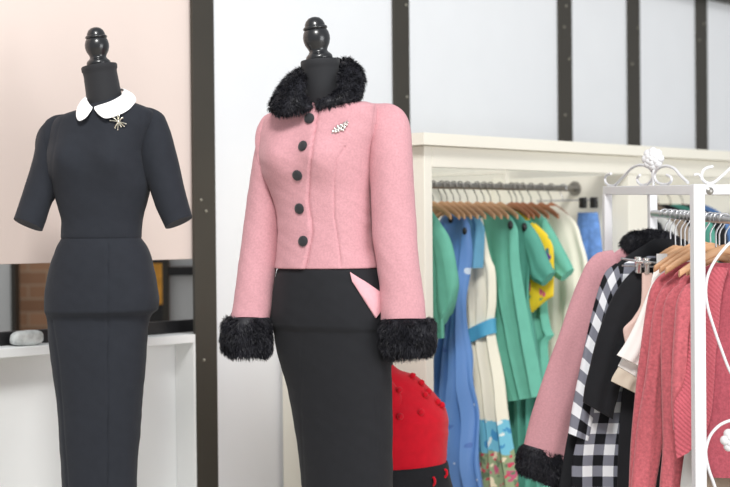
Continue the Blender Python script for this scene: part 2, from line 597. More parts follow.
# room beyond the opening
structure('wall_back', MB().box((-1.15, 8.6, 1.5), X, Y, Z, 1.7, .06, 1.5), MT['brick'])
pl = at(13, 300, 7.6)
dr = structure('door_1', MB().box((pl.x - .45, 7.6, 1.05), X, Y, Z, .45, .025, 1.05, .004), MT['greyw'])
structure('trim_8', MB().box((pl.x + .012, 7.6, 1.07), X, Y, Z, .012, .05, 1.07, .002), MT['steel'])
cb = thing('display_cabinet', 'dark framed grey cabinet beyond the opening, right of the black dress', 'cabinet', (at(182, 300, 7.0).x, 7.0, 0))
x0, x1 = at(166, 300, 6.9).x, at(226, 300, 6.9).x
zA, zB = at(182, 258, 6.9).z, at(182, 271, 6.9).z
for xx in (x0, x1):
    link_mesh('frame_post', MB().box((xx, 6.9, 1.0), X, Y, Z, .014, .02, 1.0, .002), MT['steel'], cb, False)
link_mesh('cross_bar', MB().box(((x0 + x1) / 2, 6.9, zB), X, Y, Z, (x1 - x0) / 2 - .015, .018, .02, .002), MT['black_plastic'], cb, False)
link_mesh('lower_panel', MB().box(((x0 + x1) / 2, 6.93, (zB - .02) / 2), X, Y, Z, (x1 - x0) / 2 - .015, .01, (zB - .021) / 2), MT['greyw'], cb, False)
link_mesh('upper_panel', MB().box(((x0 + x1) / 2, 6.93, (zB + .02 + 2.0) / 2), X, Y, Z, (x1 - x0) / 2 - .015, .01, (2.0 - zB - .021) / 2), MT['greyw'], cb, False)
cs = thing('display_case', 'dark display stand with an orange print, beyond the opening, right of the black dress', 'stand', (at(154, 300, 7.3).x, 7.3, 0))
pc = at(150, 300, 7.3)
link_mesh('case', MB().box((pc.x, 7.33, .98), X, Y, Z, .08, .02, .98, .004), MT['black_plastic'], cs, False)
q0 = at(155, 284, 7.3)
link_mesh('print', MB().box((q0.x - .005, 7.305, q0.z), X, Y, Z, .042, .004, .1, .002), MT['orange'], cs, False)

# ------------------------------------------------------------------ wardrobe
Cn = Vector((.207, 5.18, 0))
def wd(s, out=0., z=0.):                        # out: 0 at the front plane, negative into the wardrobe
    return Cn + D * s + N * out + Z * z
DEP = (Cn - P0).dot(N) - .008
w_top = 1.725
def front_s(px, py):
    return (on(px, py, Cn, N) - Cn).dot(D)
sd0 = front_s(629, 240); sd1 = front_s(650, 240)
sW = 2.75
wr = thing('wardrobe', 'cream open-fronted wardrobe with cornice, filled with hanging clothes, against the panelled wall', 'wardrobe', wd(.8, -.3))
def wbox(name, s0, s1, o0, o1, z0, z1, bev=.003):
    return link_mesh(name, MB().box(wd((s0 + s1) / 2, (o0 + o1) / 2, (z0 + z1) / 2), D, N, Z, (s1 - s0) / 2, (o1 - o0) / 2, (z1 - z0) / 2, bev), MT['cream'], wr, False)
cor = MB()
def frame_prism(mb, s0, s1, o0, o1, z0, z1, wfr):      # hollow cornice frame, open above the clothes
    outer = [(s0, o1), (s1, o1), (s1, o0), (s0, o0)]
    inner = [(s0 + wfr, o1 - wfr), (s1 - wfr, o1 - wfr), (s1 - wfr, o0 + .02), (s0 + wfr, o0 + .02)]
    vs = [wd(a, b, z) for ring in (outer, inner) for z in (z0, z1) for a, b in ring]
    fs = []
    for k in range(4):
        m = (k + 1) % 4
        fs += [(k, m, 4 + m, 4 + k), (8 + m, 8 + k, 12 + k, 12 + m), (4 + k, 4 + m, 12 + m, 12 + k), (m, k, 8 + k, 8 + m)]
    return mb.add(vs, fs)
frame_prism(cor, -.04, sW + .04, -DEP + .002, .032, 1.684, w_top, .085)
link_mesh('cornice', cor, MT['cream'], wr, False)
wbox('fascia', .042, sW - .04, -.022, 0, 1.609, 1.683)
wbox('end_panel', 0, .042, -DEP, 0, .06, 1.683)
wbox('end_panel', sW - .04, sW, -DEP, 0, .06, 1.683)
wbox('divider', sd0, sd1, -DEP + .013, 0, .1, 1.608)
wbox('back_panel', .043, sW - .041, -DEP, -DEP + .012, .06, 1.683, .001)
wbox('bottom_panel', .043, sW - .041, -DEP + .013, -.001, .06, .098)
wbox('plinth', .02, sW - .02, -DEP + .03, -.03, 0, .059)
RO = -.26
ZR = 1.557
def rail_mb(s0, s1):
    m = MB()
    m.tube([wd(s0, RO, ZR), wd(s1, RO, ZR)], .0125, 16)
    return m
fl = MB().lathe(wd(sd0 - .012, RO, ZR), D, [(.03, 0), (.03, .006), (.018, .008), (.016, .0115)], 24)
r1 = link_mesh('hanging_rail', rail_mb(.043, sd0 - .001), MT['nickel'], wr)
link_mesh('flange', fl, MT['nickel'], r1)
link_mesh('hanging_rail', rail_mb(sd1 + .001, sW - .041), MT['nickel'], wr)
bs = (on(508, 175, wd(0, RO), N) - Cn).dot(D)
bk = MB()
bk.box(wd(bs, RO - .008, ZR + .034), D, N, Z, .009, .006, .02, .001)
bk.box(wd(bs, (RO - .002 - DEP + .012) / 2, ZR + .06), D, N, Z, .011, (DEP - .012 + RO - .002) / 2, .008, .001)
link_mesh('rail_bracket', bk, MT['cream'], wr, False)

# ------------------------------------------------------------------ hangers
def hook_mb(top, w, r):                         # open hook over a rail of radius r at the origin; stem ends h below
    pts = []
    R = r + .0048
    for i in range(15):
        a = math.radians(-25 + i * 205 / 14)
        pts.append(w * (R * math.cos(a)) + Z * (R * math.sin(a)))
    pts.append(w * (-R * .95) + Z * (-R * .9))
    pts.append(w * (-R * .25) + Z * (-R * 1.9))
    pts.append(Z * (-R * 2.6))
    pts.append(Z * (-top))
    return MB().tube(pts, .0025, 8)

def hanger_proto(name, label, w, thick_dir, half, drop, hk, woodm, rail_r, loc, tip=False):
    """loc = point on the rail axis the hook hangs over"""
    t = thing(name, label, 'hanger', loc)
    h = hook_mb(hk, w, rail_r)
    h.v = [v + Vector(loc) for v in h.v]
    link_mesh('hook', h, MT['nickel'] if rail_r == .0125 and hk < .07 else MT['chrome'], t)
    pr = []
    for i in range(-10, 11):
        u = i / 10
        zc = -hk - .008 - drop * abs(u) ** 1.35
        hh = .0145 - .004 * abs(u)
        pr.append((Vector(loc) + w * (half * u) + Z * (zc + hh), Vector(loc) + w * (half * u) + Z * (zc - hh), .0065))
    m = pair_loft(MB(), pr, 31, 12, 2.6, V=thick_dir)
    link_mesh('shoulder_bar', m, woodm, t)
    if tip:
        b = MB().ball(Vector(loc) + w * (half + .004) + Z * (-hk - .008 - drop), .013, 8, (1, 1, 1))
        link_mesh('end_cap', b, MT['black_plastic'], t)
    return t

WH = {}
def ward_hanger(s, label, tip=False, dark=False, group='wooden hangers on the wardrobe rail'):
    loc = wd(s, RO, ZR)
    key = (tip, dark)
    if key not in WH:
        o = hanger_proto('clothes_hanger', label, N, D, .085, .046, .064, MT['wood_dark'] if dark else MT['wood'], .0125, loc, tip)
        o['group'] = group
        WH[key] = o
        return o
    return dup(WH[key], loc, label, group)

def rail_s(px):
    P = wd(0, RO)
    return (on(px, 187, P, N) - P).dot(D)

# ------------------------------------------------------------------ garments in the wardrobe
def wplane(s):
    P = wd(s, RO)
    return lambda px, py: on(px, py, P, D)

def gpairs(f, rows, th):
    out = []
    for i, r in enumerate(rows):
        xl, yl, xr, yr = r if len(r) == 4 else (r[0], r[1], r[2], r[1])
        out.append((f(xl, yl), f(xr, yr), th[i] if isinstance(th, (list, tuple)) else th))
    return out

def sym_garment(s, top_z, length, sh, hem, th, amp, k, ph, m, name, label, cat, group=None, sleeve=None, waist=None, par=None, mo=.0, nfold=True, vdir=D, wdir=N, base=None):
    """garment of plain cut, in its own plane: shoulders slope from the neck, body falls to the hem"""
    c = base if base is not None else wd(s, RO)
    def q(u, z):
        return Vector((c.x, c.y, 0)) + wdir * u + Z * z
    hw = sh
    pr = []
    wst = waist if waist else (sh + hem) / 2
    prof = [(.05, 0, .012), (.10, .018, .017), (hw * .8, .055, .02), (hw, .085, .02), (hw * .97, .14, .021), (hw * .93, .22, .022), (wst, .38, .022), ((wst + hem) / 2, .38 + (length - .38) * .5, th), (hem, length, th)]
    prof = [(a, b, t) for a, b, t in prof if b <= length + 1e-6]
    for a, b, t in prof:
        pr.append((q(-a, top_z - b), q(a, top_z - b), t))
    mb = pair_loft(MB(), pr, 44, 56, 2.3, V=vdir, disp=folds(amp, k, ph, 1.3, .006, ph), cap1=True)
    o = link_mesh(name, mb, m)
    tag(o, label, cat, group)
    if sleeve:
        L, w0, w1, spread = sleeve
        for sg in (-1, 1):
            a = q(sg * (hw - .035), top_z - .062); b = q(sg * (hw - .05), top_z - .20)
            pr = [(a, b, .018), (q(sg * (hw + .012), top_z - .085), q(sg * (hw - .045), top_z - .215), .021),
                  (q(sg * (hw + spread * .5 + .02), top_z - .085 - L * .5), q(sg * (hw + spread * .5 + .02 - w0), top_z - .1 - L * .5 - .03), .022),
                  (q(sg * (hw + spread), top_z - .085 - L), q(sg * (hw + spread - w1), top_z - .095 - L - .03), .02)]
            sm = pair_loft(MB(), pr, 26, 24, 2.2, V=vdir, disp=folds(.003, 2, ph + sg, 1, .004, ph + 3))
            link_mesh('sleeve', sm, sleeve[4] if len(sleeve) > 4 else m, o)
    return o

hk_label = 'wooden hanger with a steel hook on the left part of the wardrobe rail'
hk_label2 = 'brown wooden hanger near the right end of the wardrobe rail'
for px in (433, 441.5, 447, 453.5, 460, 467.5, 477, 484, 490.5, 500):
    ward_hanger(rail_s(px), hk_label)
for px in (511.5, 516.5, 522.5, 531, 541, 551):
    ward_hanger(rail_s(px), hk_label2, dark=True, group='brown hangers on the right of the wardrobe rail')

def wgarment(px, rows, th, m, name, label, cat, amp=.006, k=2.5, ph=0., samples=54, wr=.006):
    s = rail_s(px)
    f = wplane(s)
    mb = pair_loft(MB(), gpairs(f, rows, th), samples, 64, 2.3, V=D, disp=folds(amp * 1.45, k * 1.25, ph, 1.3, wr * 1.6, ph * 7))
    o = tag(link_mesh(name, mb, m), label, cat)
    return o, f, s

def wsleeve(o, f, rows, m, th=.024, name='sleeve', ph=0., amp=.003):
    mb = pair_loft(MB(), gpairs(f, rows, th), 26, 28, 2.2, V=D, disp=folds(amp, 2, ph, 1, .005, ph + 2))
    return link_mesh(name, mb, m, o)

def end_cap(o, f, px, py, r=.014):
    p = f(px, py) + D * -.02
    mb = MB().ball(p, r, 10, (.75, .75, 1.15))
    return link_mesh('hanger_end_cap', mb, MT['black_plastic'], o)

# teal top at the far left of the rail, half behind the stile
o, f, s = wgarment(421, [(414, 206, 428, 206), (400, 214, 438, 220), (395, 225, 444, 232), (396, 260, 446, 262), (398, 300, 446, 300), (398, 325, 446, 325), (397, 340, 446, 338)], .02,
                   MT['teal'], 'teal_blouse', 'teal short sleeved blouse hanging leftmost on the wardrobe rail, behind the white stile', 'blouse', ph=.4)
wsleeve(o, f, [(437, 219, 437, 255), (449, 238, 438, 280), (456, 268, 438, 308), (458, 284, 441, 324), (455, 300, 442, 326)], MT['teal'], ph=1.)
# blue dress
o, f, s = wgarment(455, [(449, 212, 461, 212), (441, 221, 469, 225), (439, 240, 470, 244), (441, 270, 468, 270), (443, 305, 466, 305), (443, 328, 465, 328), (436, 360, 470, 360), (430, 410, 475, 410), (427, 455, 479, 455), (424, 500, 483, 500), (421, 535, 486, 535)],
                   [.012, .018, .02, .021, .021, .02, .024, .026, .027, .027, .027], MT['blue'], 'blue_dress', 'long blue sateen dress with pale petal print hanging in the wardrobe beside the left stile', 'dress', amp=.014, k=3.4, ph=1.2, wr=.02)
end_cap(o, f, 454, 219); end_cap(o, f, 468, 231, .012)
# light blue top between the blue and the cream dress
o, f, s = wgarment(467, [(461, 211, 474, 211), (456, 218, 480, 219), (453, 228, 484, 230), (455, 250, 483, 250), (455, 268, 481, 268)], [.012, .016, .018, .018, .018],
                   MT['aqua'], 'aqua_top', 'light blue top hanging between the blue dress and the cream dress', 'top', amp=.006, k=2.8, ph=2.2)
# cream dress with printed border
rowsC = [(471, 218, 482, 218), (465, 236, 486, 238), (459, 256, 490, 258), (457, 268, 494, 270), (457, 300, 495, 302), (460, 326, 493, 324), (459, 345, 495, 342), (463, 390, 504, 388), (466, 440, 510, 440), (469, 487, 515, 487), (470, 535, 518, 535)]
o, f, s = wgarment(477, rowsC, [.01, .016, .02, .022, .022, .02, .021, .022, .023, .023, .023], MT['floral'], 'cream_dress', 'cream sleeveless dress with sky blue belt and flowered border, hanging beside the blue dress', 'dress', amp=.009, k=3.2, ph=.3)
mb = pair_loft(MB(), gpairs(f, [(459, 337, 494.5, 318), (459.5, 343, 494.5, 324.5), (459.5, 350, 495, 333)], .040), 12, 48, 2.4, V=D, disp=folds(.004, 1.5, .3, 1, .003))
b = link_mesh('belt', mb, MT['belt'], o); b['label'] = 'sky blue satin belt'
# long teal dress
o, f, s = wgarment(494, [(488, 210, 501, 210), (480, 216, 512, 219), (474, 228, 518, 232), (476, 262, 519, 260), (480, 300, 524, 297), (487, 340, 531, 337), (497, 375, 538, 372), (506, 402, 542, 396)],
                   [.012, .018, .021, .022, .022, .022, .023, .024], MT['teal'], 'teal_dress', 'long teal dress hemmed above the others, hanging between the cream dress and the green dress', 'dress', amp=.010, k=2.6, ph=2.)
end_cap(o, f, 513.5, 225, .015)
# green dress with short sleeve
o, f, s = wgarment(507, [(501, 210, 514, 210), (494, 216, 526, 220), (489, 228, 532, 233), (491, 262, 531, 262), (498, 300, 530, 300), (505, 335, 536, 332), (509, 400, 543, 398), (512, 487, 542, 487), (512, 535, 542, 535)],
                   .019, MT['teal_dark'], 'green_dress', 'green short sleeved dress hanging just right of the long teal dress, reaching below its hem', 'dress', amp=.008, k=2.4, ph=.9)
wsleeve(o, f, [(527, 220, 529, 258), (538, 236, 531, 268), (547, 258, 532, 279), (554, 272, 543, 286)], MT['teal_dark'], ph=.5)
end_cap(o, f, 527.5, 227, .015)
# yellow print blouse
o, f, s = wgarment(514, [(508, 211, 521, 211), (502, 219, 536, 224), (500, 232, 549, 238), (500, 252, 553, 250), (500, 275, 553.5, 275), (502, 293, 553, 296), (503, 300, 549, 298.5), (505, 313, 530, 314)],
                   .016, MT['tropic'], 'yellow_blouse', 'yellow blouse with bright tropical print peeking out between two green dresses', 'blouse', amp=.001, k=2, ph=.1)
# teal dress with wide sleeve and tiered skirt
o, f, s = wgarment(524, [(518, 207, 531, 207), (511, 214, 544, 218), (507, 226, 551, 231), (509, 262, 547, 260), (514, 300, 547, 300), (518, 332, 551, 330), (520, 338, 554, 337), (521, 342, 548, 342), (524, 400, 551, 400), (524, 487, 549, 487), (524, 535, 549, 535)],
                   .019, MT['teal'], 'tiered_dress', 'teal dress with tiered skirt and wide short sleeve, hanging left of the cream blouse', 'dress', amp=.007, k=2.4, ph=2.7)
wsleeve(o, f, [(545, 218, 547, 256), (556, 236, 549, 266), (566, 254, 551, 274), (573, 269, 562, 281)], MT['teal'], ph=1.4)
# cream blouse
o, f, s = wgarment(549, [(543, 206, 556, 206), (539, 213, 568, 215), (536, 225, 577, 225), (538, 245, 583, 242), (540, 262, 588, 260), (541, 300, 591, 300), (540, 355, 590, 355)],
                   .02, MT['creamcloth'], 'cream_blouse', 'plain cream blouse hanging near the right end of the wardrobe rail', 'blouse', amp=.006, k=2.2, ph=1.7)
# denim skirt on a clip hanger at the end of the rail
s8 = rail_s(563)
f8 = wplane(s8)
loc8 = wd(s8, RO, ZR)
t8 = thing('clip_hanger', 'metal clip hanger holding blue denim at the right end of the wardrobe rail', 'hanger', loc8)
hb = hook_mb(.05, N, .0125); hb.v = [v + loc8 for v in hb.v]
link_mesh('hook', hb, MT['chrome'], t8)
pa, pb2 = f8(537, 210.5), f8(598, 211.5)
zb = loc8.z - .05
pa.z = zb; pb2.z = zb
link_mesh('bar', MB().tube([pa, pb2], .0035, 8), MT['chrome'], t8)
for px in (583, 594):
    q = f8(px, 210); q.z = zb
    link_mesh('clip', MB().box(q - Z * .012, N, D, Z, .013, .012, .022, .003), MT['black_plastic'], t8)
rows = [(578, 212.5, 597, 212.5), (577, 226, 599, 226), (576, 245, 601, 245), (575, 270, 603, 270), (574, 340, 606, 340)]
mb = pair_loft(MB(), gpairs(f8, rows, .016), 30, 48, 2.4, V=D, disp=folds(.004, 2.2, .4, 1, .004))
tag(link_mesh('denim_skirt', mb, MT['denim']), 'blue denim skirt clipped to a metal hanger at the right end of the wardrobe rail', 'skirt')

# second bay of the wardrobe, seen through the white rack
bay = [('black_jacket', 'blackcloth', 'black jacket in the right bay of the wardrobe, just right of its divider', 'jacket'),
       ('grey_cardigan', 'palegrey', 'pale grey cardigan in the right bay of the wardrobe, behind the white rack', 'cardigan'),
       ('brown_coat', 'taupe', 'taupe coat in the right bay of the wardrobe, behind the white rack', 'coat'),
       ('black_blouse', 'blackcloth', 'black blouse in the right bay of the wardrobe, left of the teal jacket there', 'blouse'),
       ('teal_jacket', 'teal_dark', 'teal jacket in the right bay of the wardrobe, seen right of the white post', 'jacket'),
       ('black_coat', 'blackcloth', 'black coat in the right bay of the wardrobe, at the right edge of the photo', 'coat'),
       ('denim_jacket', 'denim', 'blue denim jacket hanging last in the right bay of the wardrobe', 'jacket')]
ss = sd1 + .16
for i, (nm, mk, lb, ct) in enumerate(bay):
    s = ss + i * .105
    if s > sW - .1:
        break
    sym_garment(s, ZR - .062, .78, .20, .20, .026, .008, 2.4, i * 1.3, MT[mk], nm, lb, ct, sleeve=(.45, .12, .10, .05))
    ward_hanger(s + .004, 'brown wooden hanger in the right bay of the wardrobe', dark=True, group='hangers in the right bay')

# ------------------------------------------------------------------ white rack
p1 = at(697.6, 243, 4.15); p2 = at(607.5, 243, 4.97)
p1.z = p2.z = 0
RD = (p1 - p2).normalized()                    # along the rack towards the camera
RW = Vector((-RD.y, RD.x, 0))                  # across the rack, to the right
if RW.x < 0:
    RW = -RW
wid = .31
p3 = p2 + RW * (wid / 2); p5 = p2 + RW * wid; p4 = p1 + RW * wid; p6 = p1 + RW * (wid / 2)
zt1 = at(697.6, 184.5, 4.15).z; zt2 = at(607.5, 186, 4.97).z
rk = thing('clothes_rack', 'ornate white metal clothes rack with scrolls and rosettes, full of garments, at the right', 'rack', (p1 + p4 + p2 + p5) / 4)
def rbar(name, a, b, za, zb_, h=.014, w=.011):
    ax = (Vector((b.x, b.y, zb_)) - Vector((a.x, a.y, za)))
    L = ax.length; ax.normalize()
    side = ax.cross(Z).normalized(); up = side.cross(ax)
    c = (Vector((a.x, a.y, za)) + Vector((b.x, b.y, zb_))) / 2
    return link_mesh(name, MB().box(c, ax, side, up, L / 2, w, h, .002), MT['rackw'], rk, False)
def rpost(p, top, r=.0155):
    return link_mesh('post', MB().box((p.x, p.y, top / 2), RD, RW, Z, r, r, top / 2, .0025), MT['rackw'], rk, False)
rpost(p1, zt1 + .0005, .0165); rpost(p2, zt2 - .0283, .0135); rpost(p3, zt2 - .0283, .0135); rpost(p5, zt2 + .0005, .0135); rpost(p4, zt1 + .0005, .0165)
bb = p2 - RD * .014
rbar('top_bar', p1 - RD * .017, bb, zt1 - .0145, zt2 - .0145)
rbar('top_bar', p4 - RD * .017, p5 + RD * .014, zt1 - .0145, zt2 - .0145)
rbar('top_bar', p2 + RW * .012, p5 - RW * .014, zt2 - .0145, zt2 - .0145)
rbar('top_bar', p1 + RW * .017, p4 - RW * .017, zt1 - .0145, zt1 - .0145)
rbar('foot_bar', p1 - RD * .018, p2 + RD * .015, .1, .1)
rbar('foot_bar', p4 - RD * .018, p5 + RD * .015, .1, .1)
zr2 = on(650, 213.6, p3, RD).z; zr1 = on(749, 221.5, p6, RD).z
RA = Vector((p3.x, p3.y, zr2)) + RD * .0145; RB = Vector((p6.x, p6.y, zr1)) - RD * .012
RRAD = .0125
link_mesh('hanging_rail', MB().tube([RA, RB], RRAD, 16), MT['chrome'], rk)
rbar('top_bar', p6 - RD * .001, p6 + RD * .0, zt1 - .05, zt1 - .05) if False else None
link_mesh('center_post', MB().box((p6.x, p6.y, (zt1 - .03) / 2), RD, RW, Z, .011, .011, (zt1 - .03) / 2, .002), MT['rackw'], rk, False)
bolt = on(709.8, 191, p1 - RW * 0 + RD * .0115, RD)
link_mesh('bolt', MB().lathe(bolt, RD, [(.0105, -.002), (.0105, .002), (.007, .0045), (.002, .006)], 18), MT['nickel'], rk)

def smooth_pts(pts, n=6):
    out = []
    P = [Vector(p) for p in pts]
    for i in range(len(P) - 1):
        a = P[max(i - 1, 0)]; b = P[i]; c = P[i + 1]; d = P[min(i + 2, len(P) - 1)]
        for k in range(n):
            t = k / n
            out.append(.5 * ((2 * b) + (c - a) * t + (2 * a - 5 * b + 4 * c - d) * t * t + (3 * b - a - 3 * c + d) * t**3))
    out.append(P[-1])
    return out

def wire(name, pxs, P, Nn, r=.0042):
    return link_mesh(name, MB().tube(smooth_pts([on(a, b, P, Nn) for a, b in pxs]), r, 8), MT['rackw'], rk)
wire('scroll', [(611, 173.6), (607, 175), (605, 178.5), (606, 183), (610, 185.6), (615.5, 184.6), (624.5, 175.5), (632, 168), (640, 165), (647.6, 166.8), (652, 171.6), (652.5, 178), (648, 183.8), (642, 185), (638, 182), (637.3, 178), (640, 175)], p1, RW, .0044)
wire('scroll', [(667, 175), (671, 177.5), (671, 181.5), (666, 184.4), (658.5, 183), (655, 178.5), (655.5, 172), (660, 167.6), (667, 166), (674.5, 168.8), (680, 175), (688, 182.6)], p1, RW, .0044)
wire('scroll', [(713, 166.6), (706.5, 168), (702.5, 172), (702, 178), (706, 182.4), (713, 182.8), (722, 176), (731, 168), (740, 164), (748, 168)], p1, RD, .0042)
wire('scroll', [(694, 175), (698, 174.2), (701, 177), (701.8, 180)], p1, RD, .0034)
wire('wire_scroll', [(752, 236), (740, 238.5), (730, 243), (721, 252.5), (713, 264), (707.5, 277), (705.8, 292), (708, 308), (714, 328), (722, 351), (731, 373), (745, 392)], p1, RD, .0042)
wire('wire_scroll', [(752, 424), (742, 419), (731, 420.3), (720, 425), (711, 434.5), (706.6, 446), (706, 456), (709, 470), (714, 484), (721, 505), (734, 525), (750, 535)], p1, RD, .0045)
def rosette(c, R, ax, npet=8):
    e = ax.cross(Z).normalized(); u = e.cross(ax)
    mb = MB()
    for lay, (rr, pr, off) in enumerate(((R * .62, R * .42, 0), (R * .34, R * .34, R * .22))):
        for k in range(npet - lay * 2):
            a = 2 * math.pi * (k + .5 * lay) / (npet - lay * 2)
            mb.ball(c + (e * math.cos(a) + u * math.sin(a)) * rr + ax * off, pr, 8, (1, 1, 1))
    mb.ball(c + ax * R * .4, R * .26, 8)
    return mb
link_mesh('rosette', rosette(on(653, 158.8, p1, RW), .034, (-RW + RD * 1.2).normalized()), MT['rackw'], rk)
link_mesh('rosette', rosette(on(732, 440, p1, RD), .033, RD, 6), MT['rackw'], rk)
link_mesh('rosette_stem', MB().tube([on(653.5, 166, p1, RW), on(653.5, 186, p1, RW)], .0045, 8), MT['rackw'], rk)

def rpoint(Yv):
    t = (Yv - RA.y) / (RB.y - RA.y)
    return RA + (RB - RA) * t
def rplane(Yv):
    P = rpoint(Yv)
    return lambda px, py: on(px, py, P, RD)
rack_hanger_first = {}
def rack_hanger(Yv, label, group=None, small=False, hk=.078):
    loc = rpoint(Yv)
    if small not in rack_hanger_first:
        o = hanger_proto('clothes_hanger', label, -RW, RD, .09 if small else .14, .05 if small else .07, .1 if small else hk, MT['wood'], RRAD, loc)
        rack_hanger_first[small] = o
        if group: o['group'] = group
        return o
    return dup(rack_hanger_first[small], loc, label, group)

def rgarment(Yv, rows, th, m, name, label, cat, amp=.005, k=2.2, ph=0., samples=50, wr=.006, e=2.3):
    f = rplane(Yv)
    mb = pair_loft(MB(), gpairs(f, rows, th), samples, 64, e, V=RD, disp=folds(amp, k, ph, 1.3, wr, ph * 7))
    return tag(link_mesh(name, mb, m), label, cat), f
def rsleeve(o, f, rows, m, th=.026, name='sleeve', ph=0., amp=.003, off=0., samples=44, wr=.006):
    pr = gpairs(f, rows, th)
    pr = [(a + RD * off, b + RD * off, t) for a, b, t in pr]
    mb = pair_loft(MB(), pr, samples, 40, 2.2, V=RD, disp=folds(amp, 1.6, ph, 1, wr, ph + 2))
    return link_mesh(name, mb, m, o)

# pink coat with fur, far end of the rack
o, f = rgarment(4.87, [(640, 240, 670, 240), (618, 250, 692, 250), (607, 262, 702, 262), (606, 300, 702, 300), (612, 350, 698, 350), (610, 410, 700, 410)], .02, MT['wool'],
                'pink_coat', 'pink wool jacket with black fur collar and cuff hanging leftmost on the white rack', 'jacket')
rsleeve(o, f, [(612, 250, 622, 300), (600, 252, 616, 312), (588, 262, 609, 322), (580, 278, 604, 332), (570, 304, 599, 348), (555, 345, 591, 376), (541, 385, 583, 410), (531, 418, 575, 437), (523, 449, 566, 461)], MT['wool'], .034, ph=.3, wr=.01)
pr = [(a, b, t) for a, b, t in gpairs(f, [(524, 444, 564, 454), (519, 452, 563, 464), (517, 465, 560, 480), (521, 474, 557, 489)], [.034, .042, .044, .036])]
mb = pair_loft(MB(), pr, 12, 32, 2.2, V=RD)
link_mesh('fur_cuff', add_fur(mb, 5500, .013, Vector((-.1, 0, -.45)), seed=3), MT['fur'], o)
pr = [(a - RD * .0, b, t) for a, b, t in gpairs(f, [(621, 246, 625, 254), (625, 237, 632, 257), (634, 232, 640, 257), (648, 230.5, 650, 256), (664, 231, 665, 256), (676, 237, 676, 257), (684, 246, 683, 256)], [.012, .03, .034, .034, .034, .028, .012])]
mb = pair_loft(MB(), pr, 22, 24, 2.2, V=RD)
link_mesh('fur_collar', add_fur(mb, 6500, .013, Vector((-.2, 0, -.2)), seed=4), MT['fur'], o)

# black garment edge behind the gingham shirt
o, f = rgarment(4.82, [(654, 239, 684, 239), (642, 246, 694, 247), (622, 260, 700, 260), (605, 275, 700, 275), (599, 290, 700, 290), (590, 328, 702, 328), (581, 370, 704, 370), (572, 412, 704, 412), (565, 450, 704, 450), (559, 487, 704, 487), (554, 530, 704, 530)], .014, MT['blackcloth'],
                'black_coat', 'long black coat showing as a dark edge between the pink jacket and the gingham shirt', 'coat', amp=.003)
# gingham shirt
o, f = rgarment(4.775, [(648, 256, 672, 256), (626, 262, 692, 262), (614, 274, 700, 274), (608, 310, 700, 310), (600, 360, 702, 360), (588, 405, 702, 405), (575, 445, 702, 445), (571, 470, 702, 470), (571, 540, 702, 540)], .016, MT['gingham'],
                'gingham_shirt', 'black and white gingham check shirt hanging on the white rack', 'shirt', amp=.006, ph=.7)
rsleeve(o, f, [(616, 263, 622, 298), (606, 271, 617, 312), (600, 284, 613, 322), (591, 315, 609, 345), (581, 362, 600, 382), (572, 408, 592, 424), (568, 433, 588, 441)], MT['gingham'], .02, ph=1.1, off=.004)
# black jacket
o, f = rgarment(4.725, [(652, 258, 678, 258), (638, 265, 694, 265), (630, 284, 702, 284), (626, 330, 700, 330), (623, 380, 700, 380), (619, 430, 700, 430), (617, 487, 704, 487), (616, 540, 704, 540)], .016, MT['blackcloth'],
                'black_dress', 'long black dress with elbow sleeve hanging in front of the gingham shirt', 'dress', amp=.006, ph=1.9)
rsleeve(o, f, [(640, 265, 645, 305), (628, 275, 639, 320), (616, 291, 633, 335), (606, 312, 628, 350), (597, 338, 623, 368), (590, 366, 618, 392), (584, 392, 613, 412), (583, 402, 612, 419)], MT['blackcloth'], .026, ph=2.1, off=.004)
# skirt hanger with clips
lc = rpoint(4.69)
th_ = thing('clip_hanger', 'silver skirt hanger with metal clips on the white rack, its bar poking out left', 'hanger', lc)
hb = hook_mb(.115, -RW, RRAD); hb.v = [v + lc for v in hb.v]
link_mesh('hook', hb, MT['chrome'], th_)
f = rplane(4.69)
link_mesh('bar', MB().tube([f(621, 258.5), f(645, 262), f(694, 266.5)], .004, 8), MT['chrome'], th_)
link_mesh('bar', MB().tube([f(622, 265.5), f(640, 266.5), f(664, 267)], .0028, 8), MT['chrome'], th_)
for px, py in ((638, 265), (646, 266)):
    cb_ = MB().box(f(px, py), RW, RD, Z, .008, .012, .026, .003)
    cb_.tube([f(px, py) - RW * .011 + Z * .01 + RD * .012, f(px, py) + RW * .011 + Z * .01 + RD * .012], .006, 10)
    link_mesh('clip', cb_, MT['silver'], th_)
link_mesh('size_tag', MB().box(f(661, 262) + RD * .008, RW, RD, Z, .017, .001, .026, 0), MT['tag'], th_, False)
o, f = rgarment(4.69, [(642, 273, 652, 273), (642, 285, 655, 285), (641, 303, 664, 303), (633, 318, 668, 318), (623, 330, 670, 330), (625, 343, 670, 346)], .008, mat('blush_jersey', (226, 196, 186), .85, bump=.2, bscale=350),
                'blush_top', 'blush pink top held in metal clips between the black dress and the white tops', 'top', amp=.002, wr=.003)
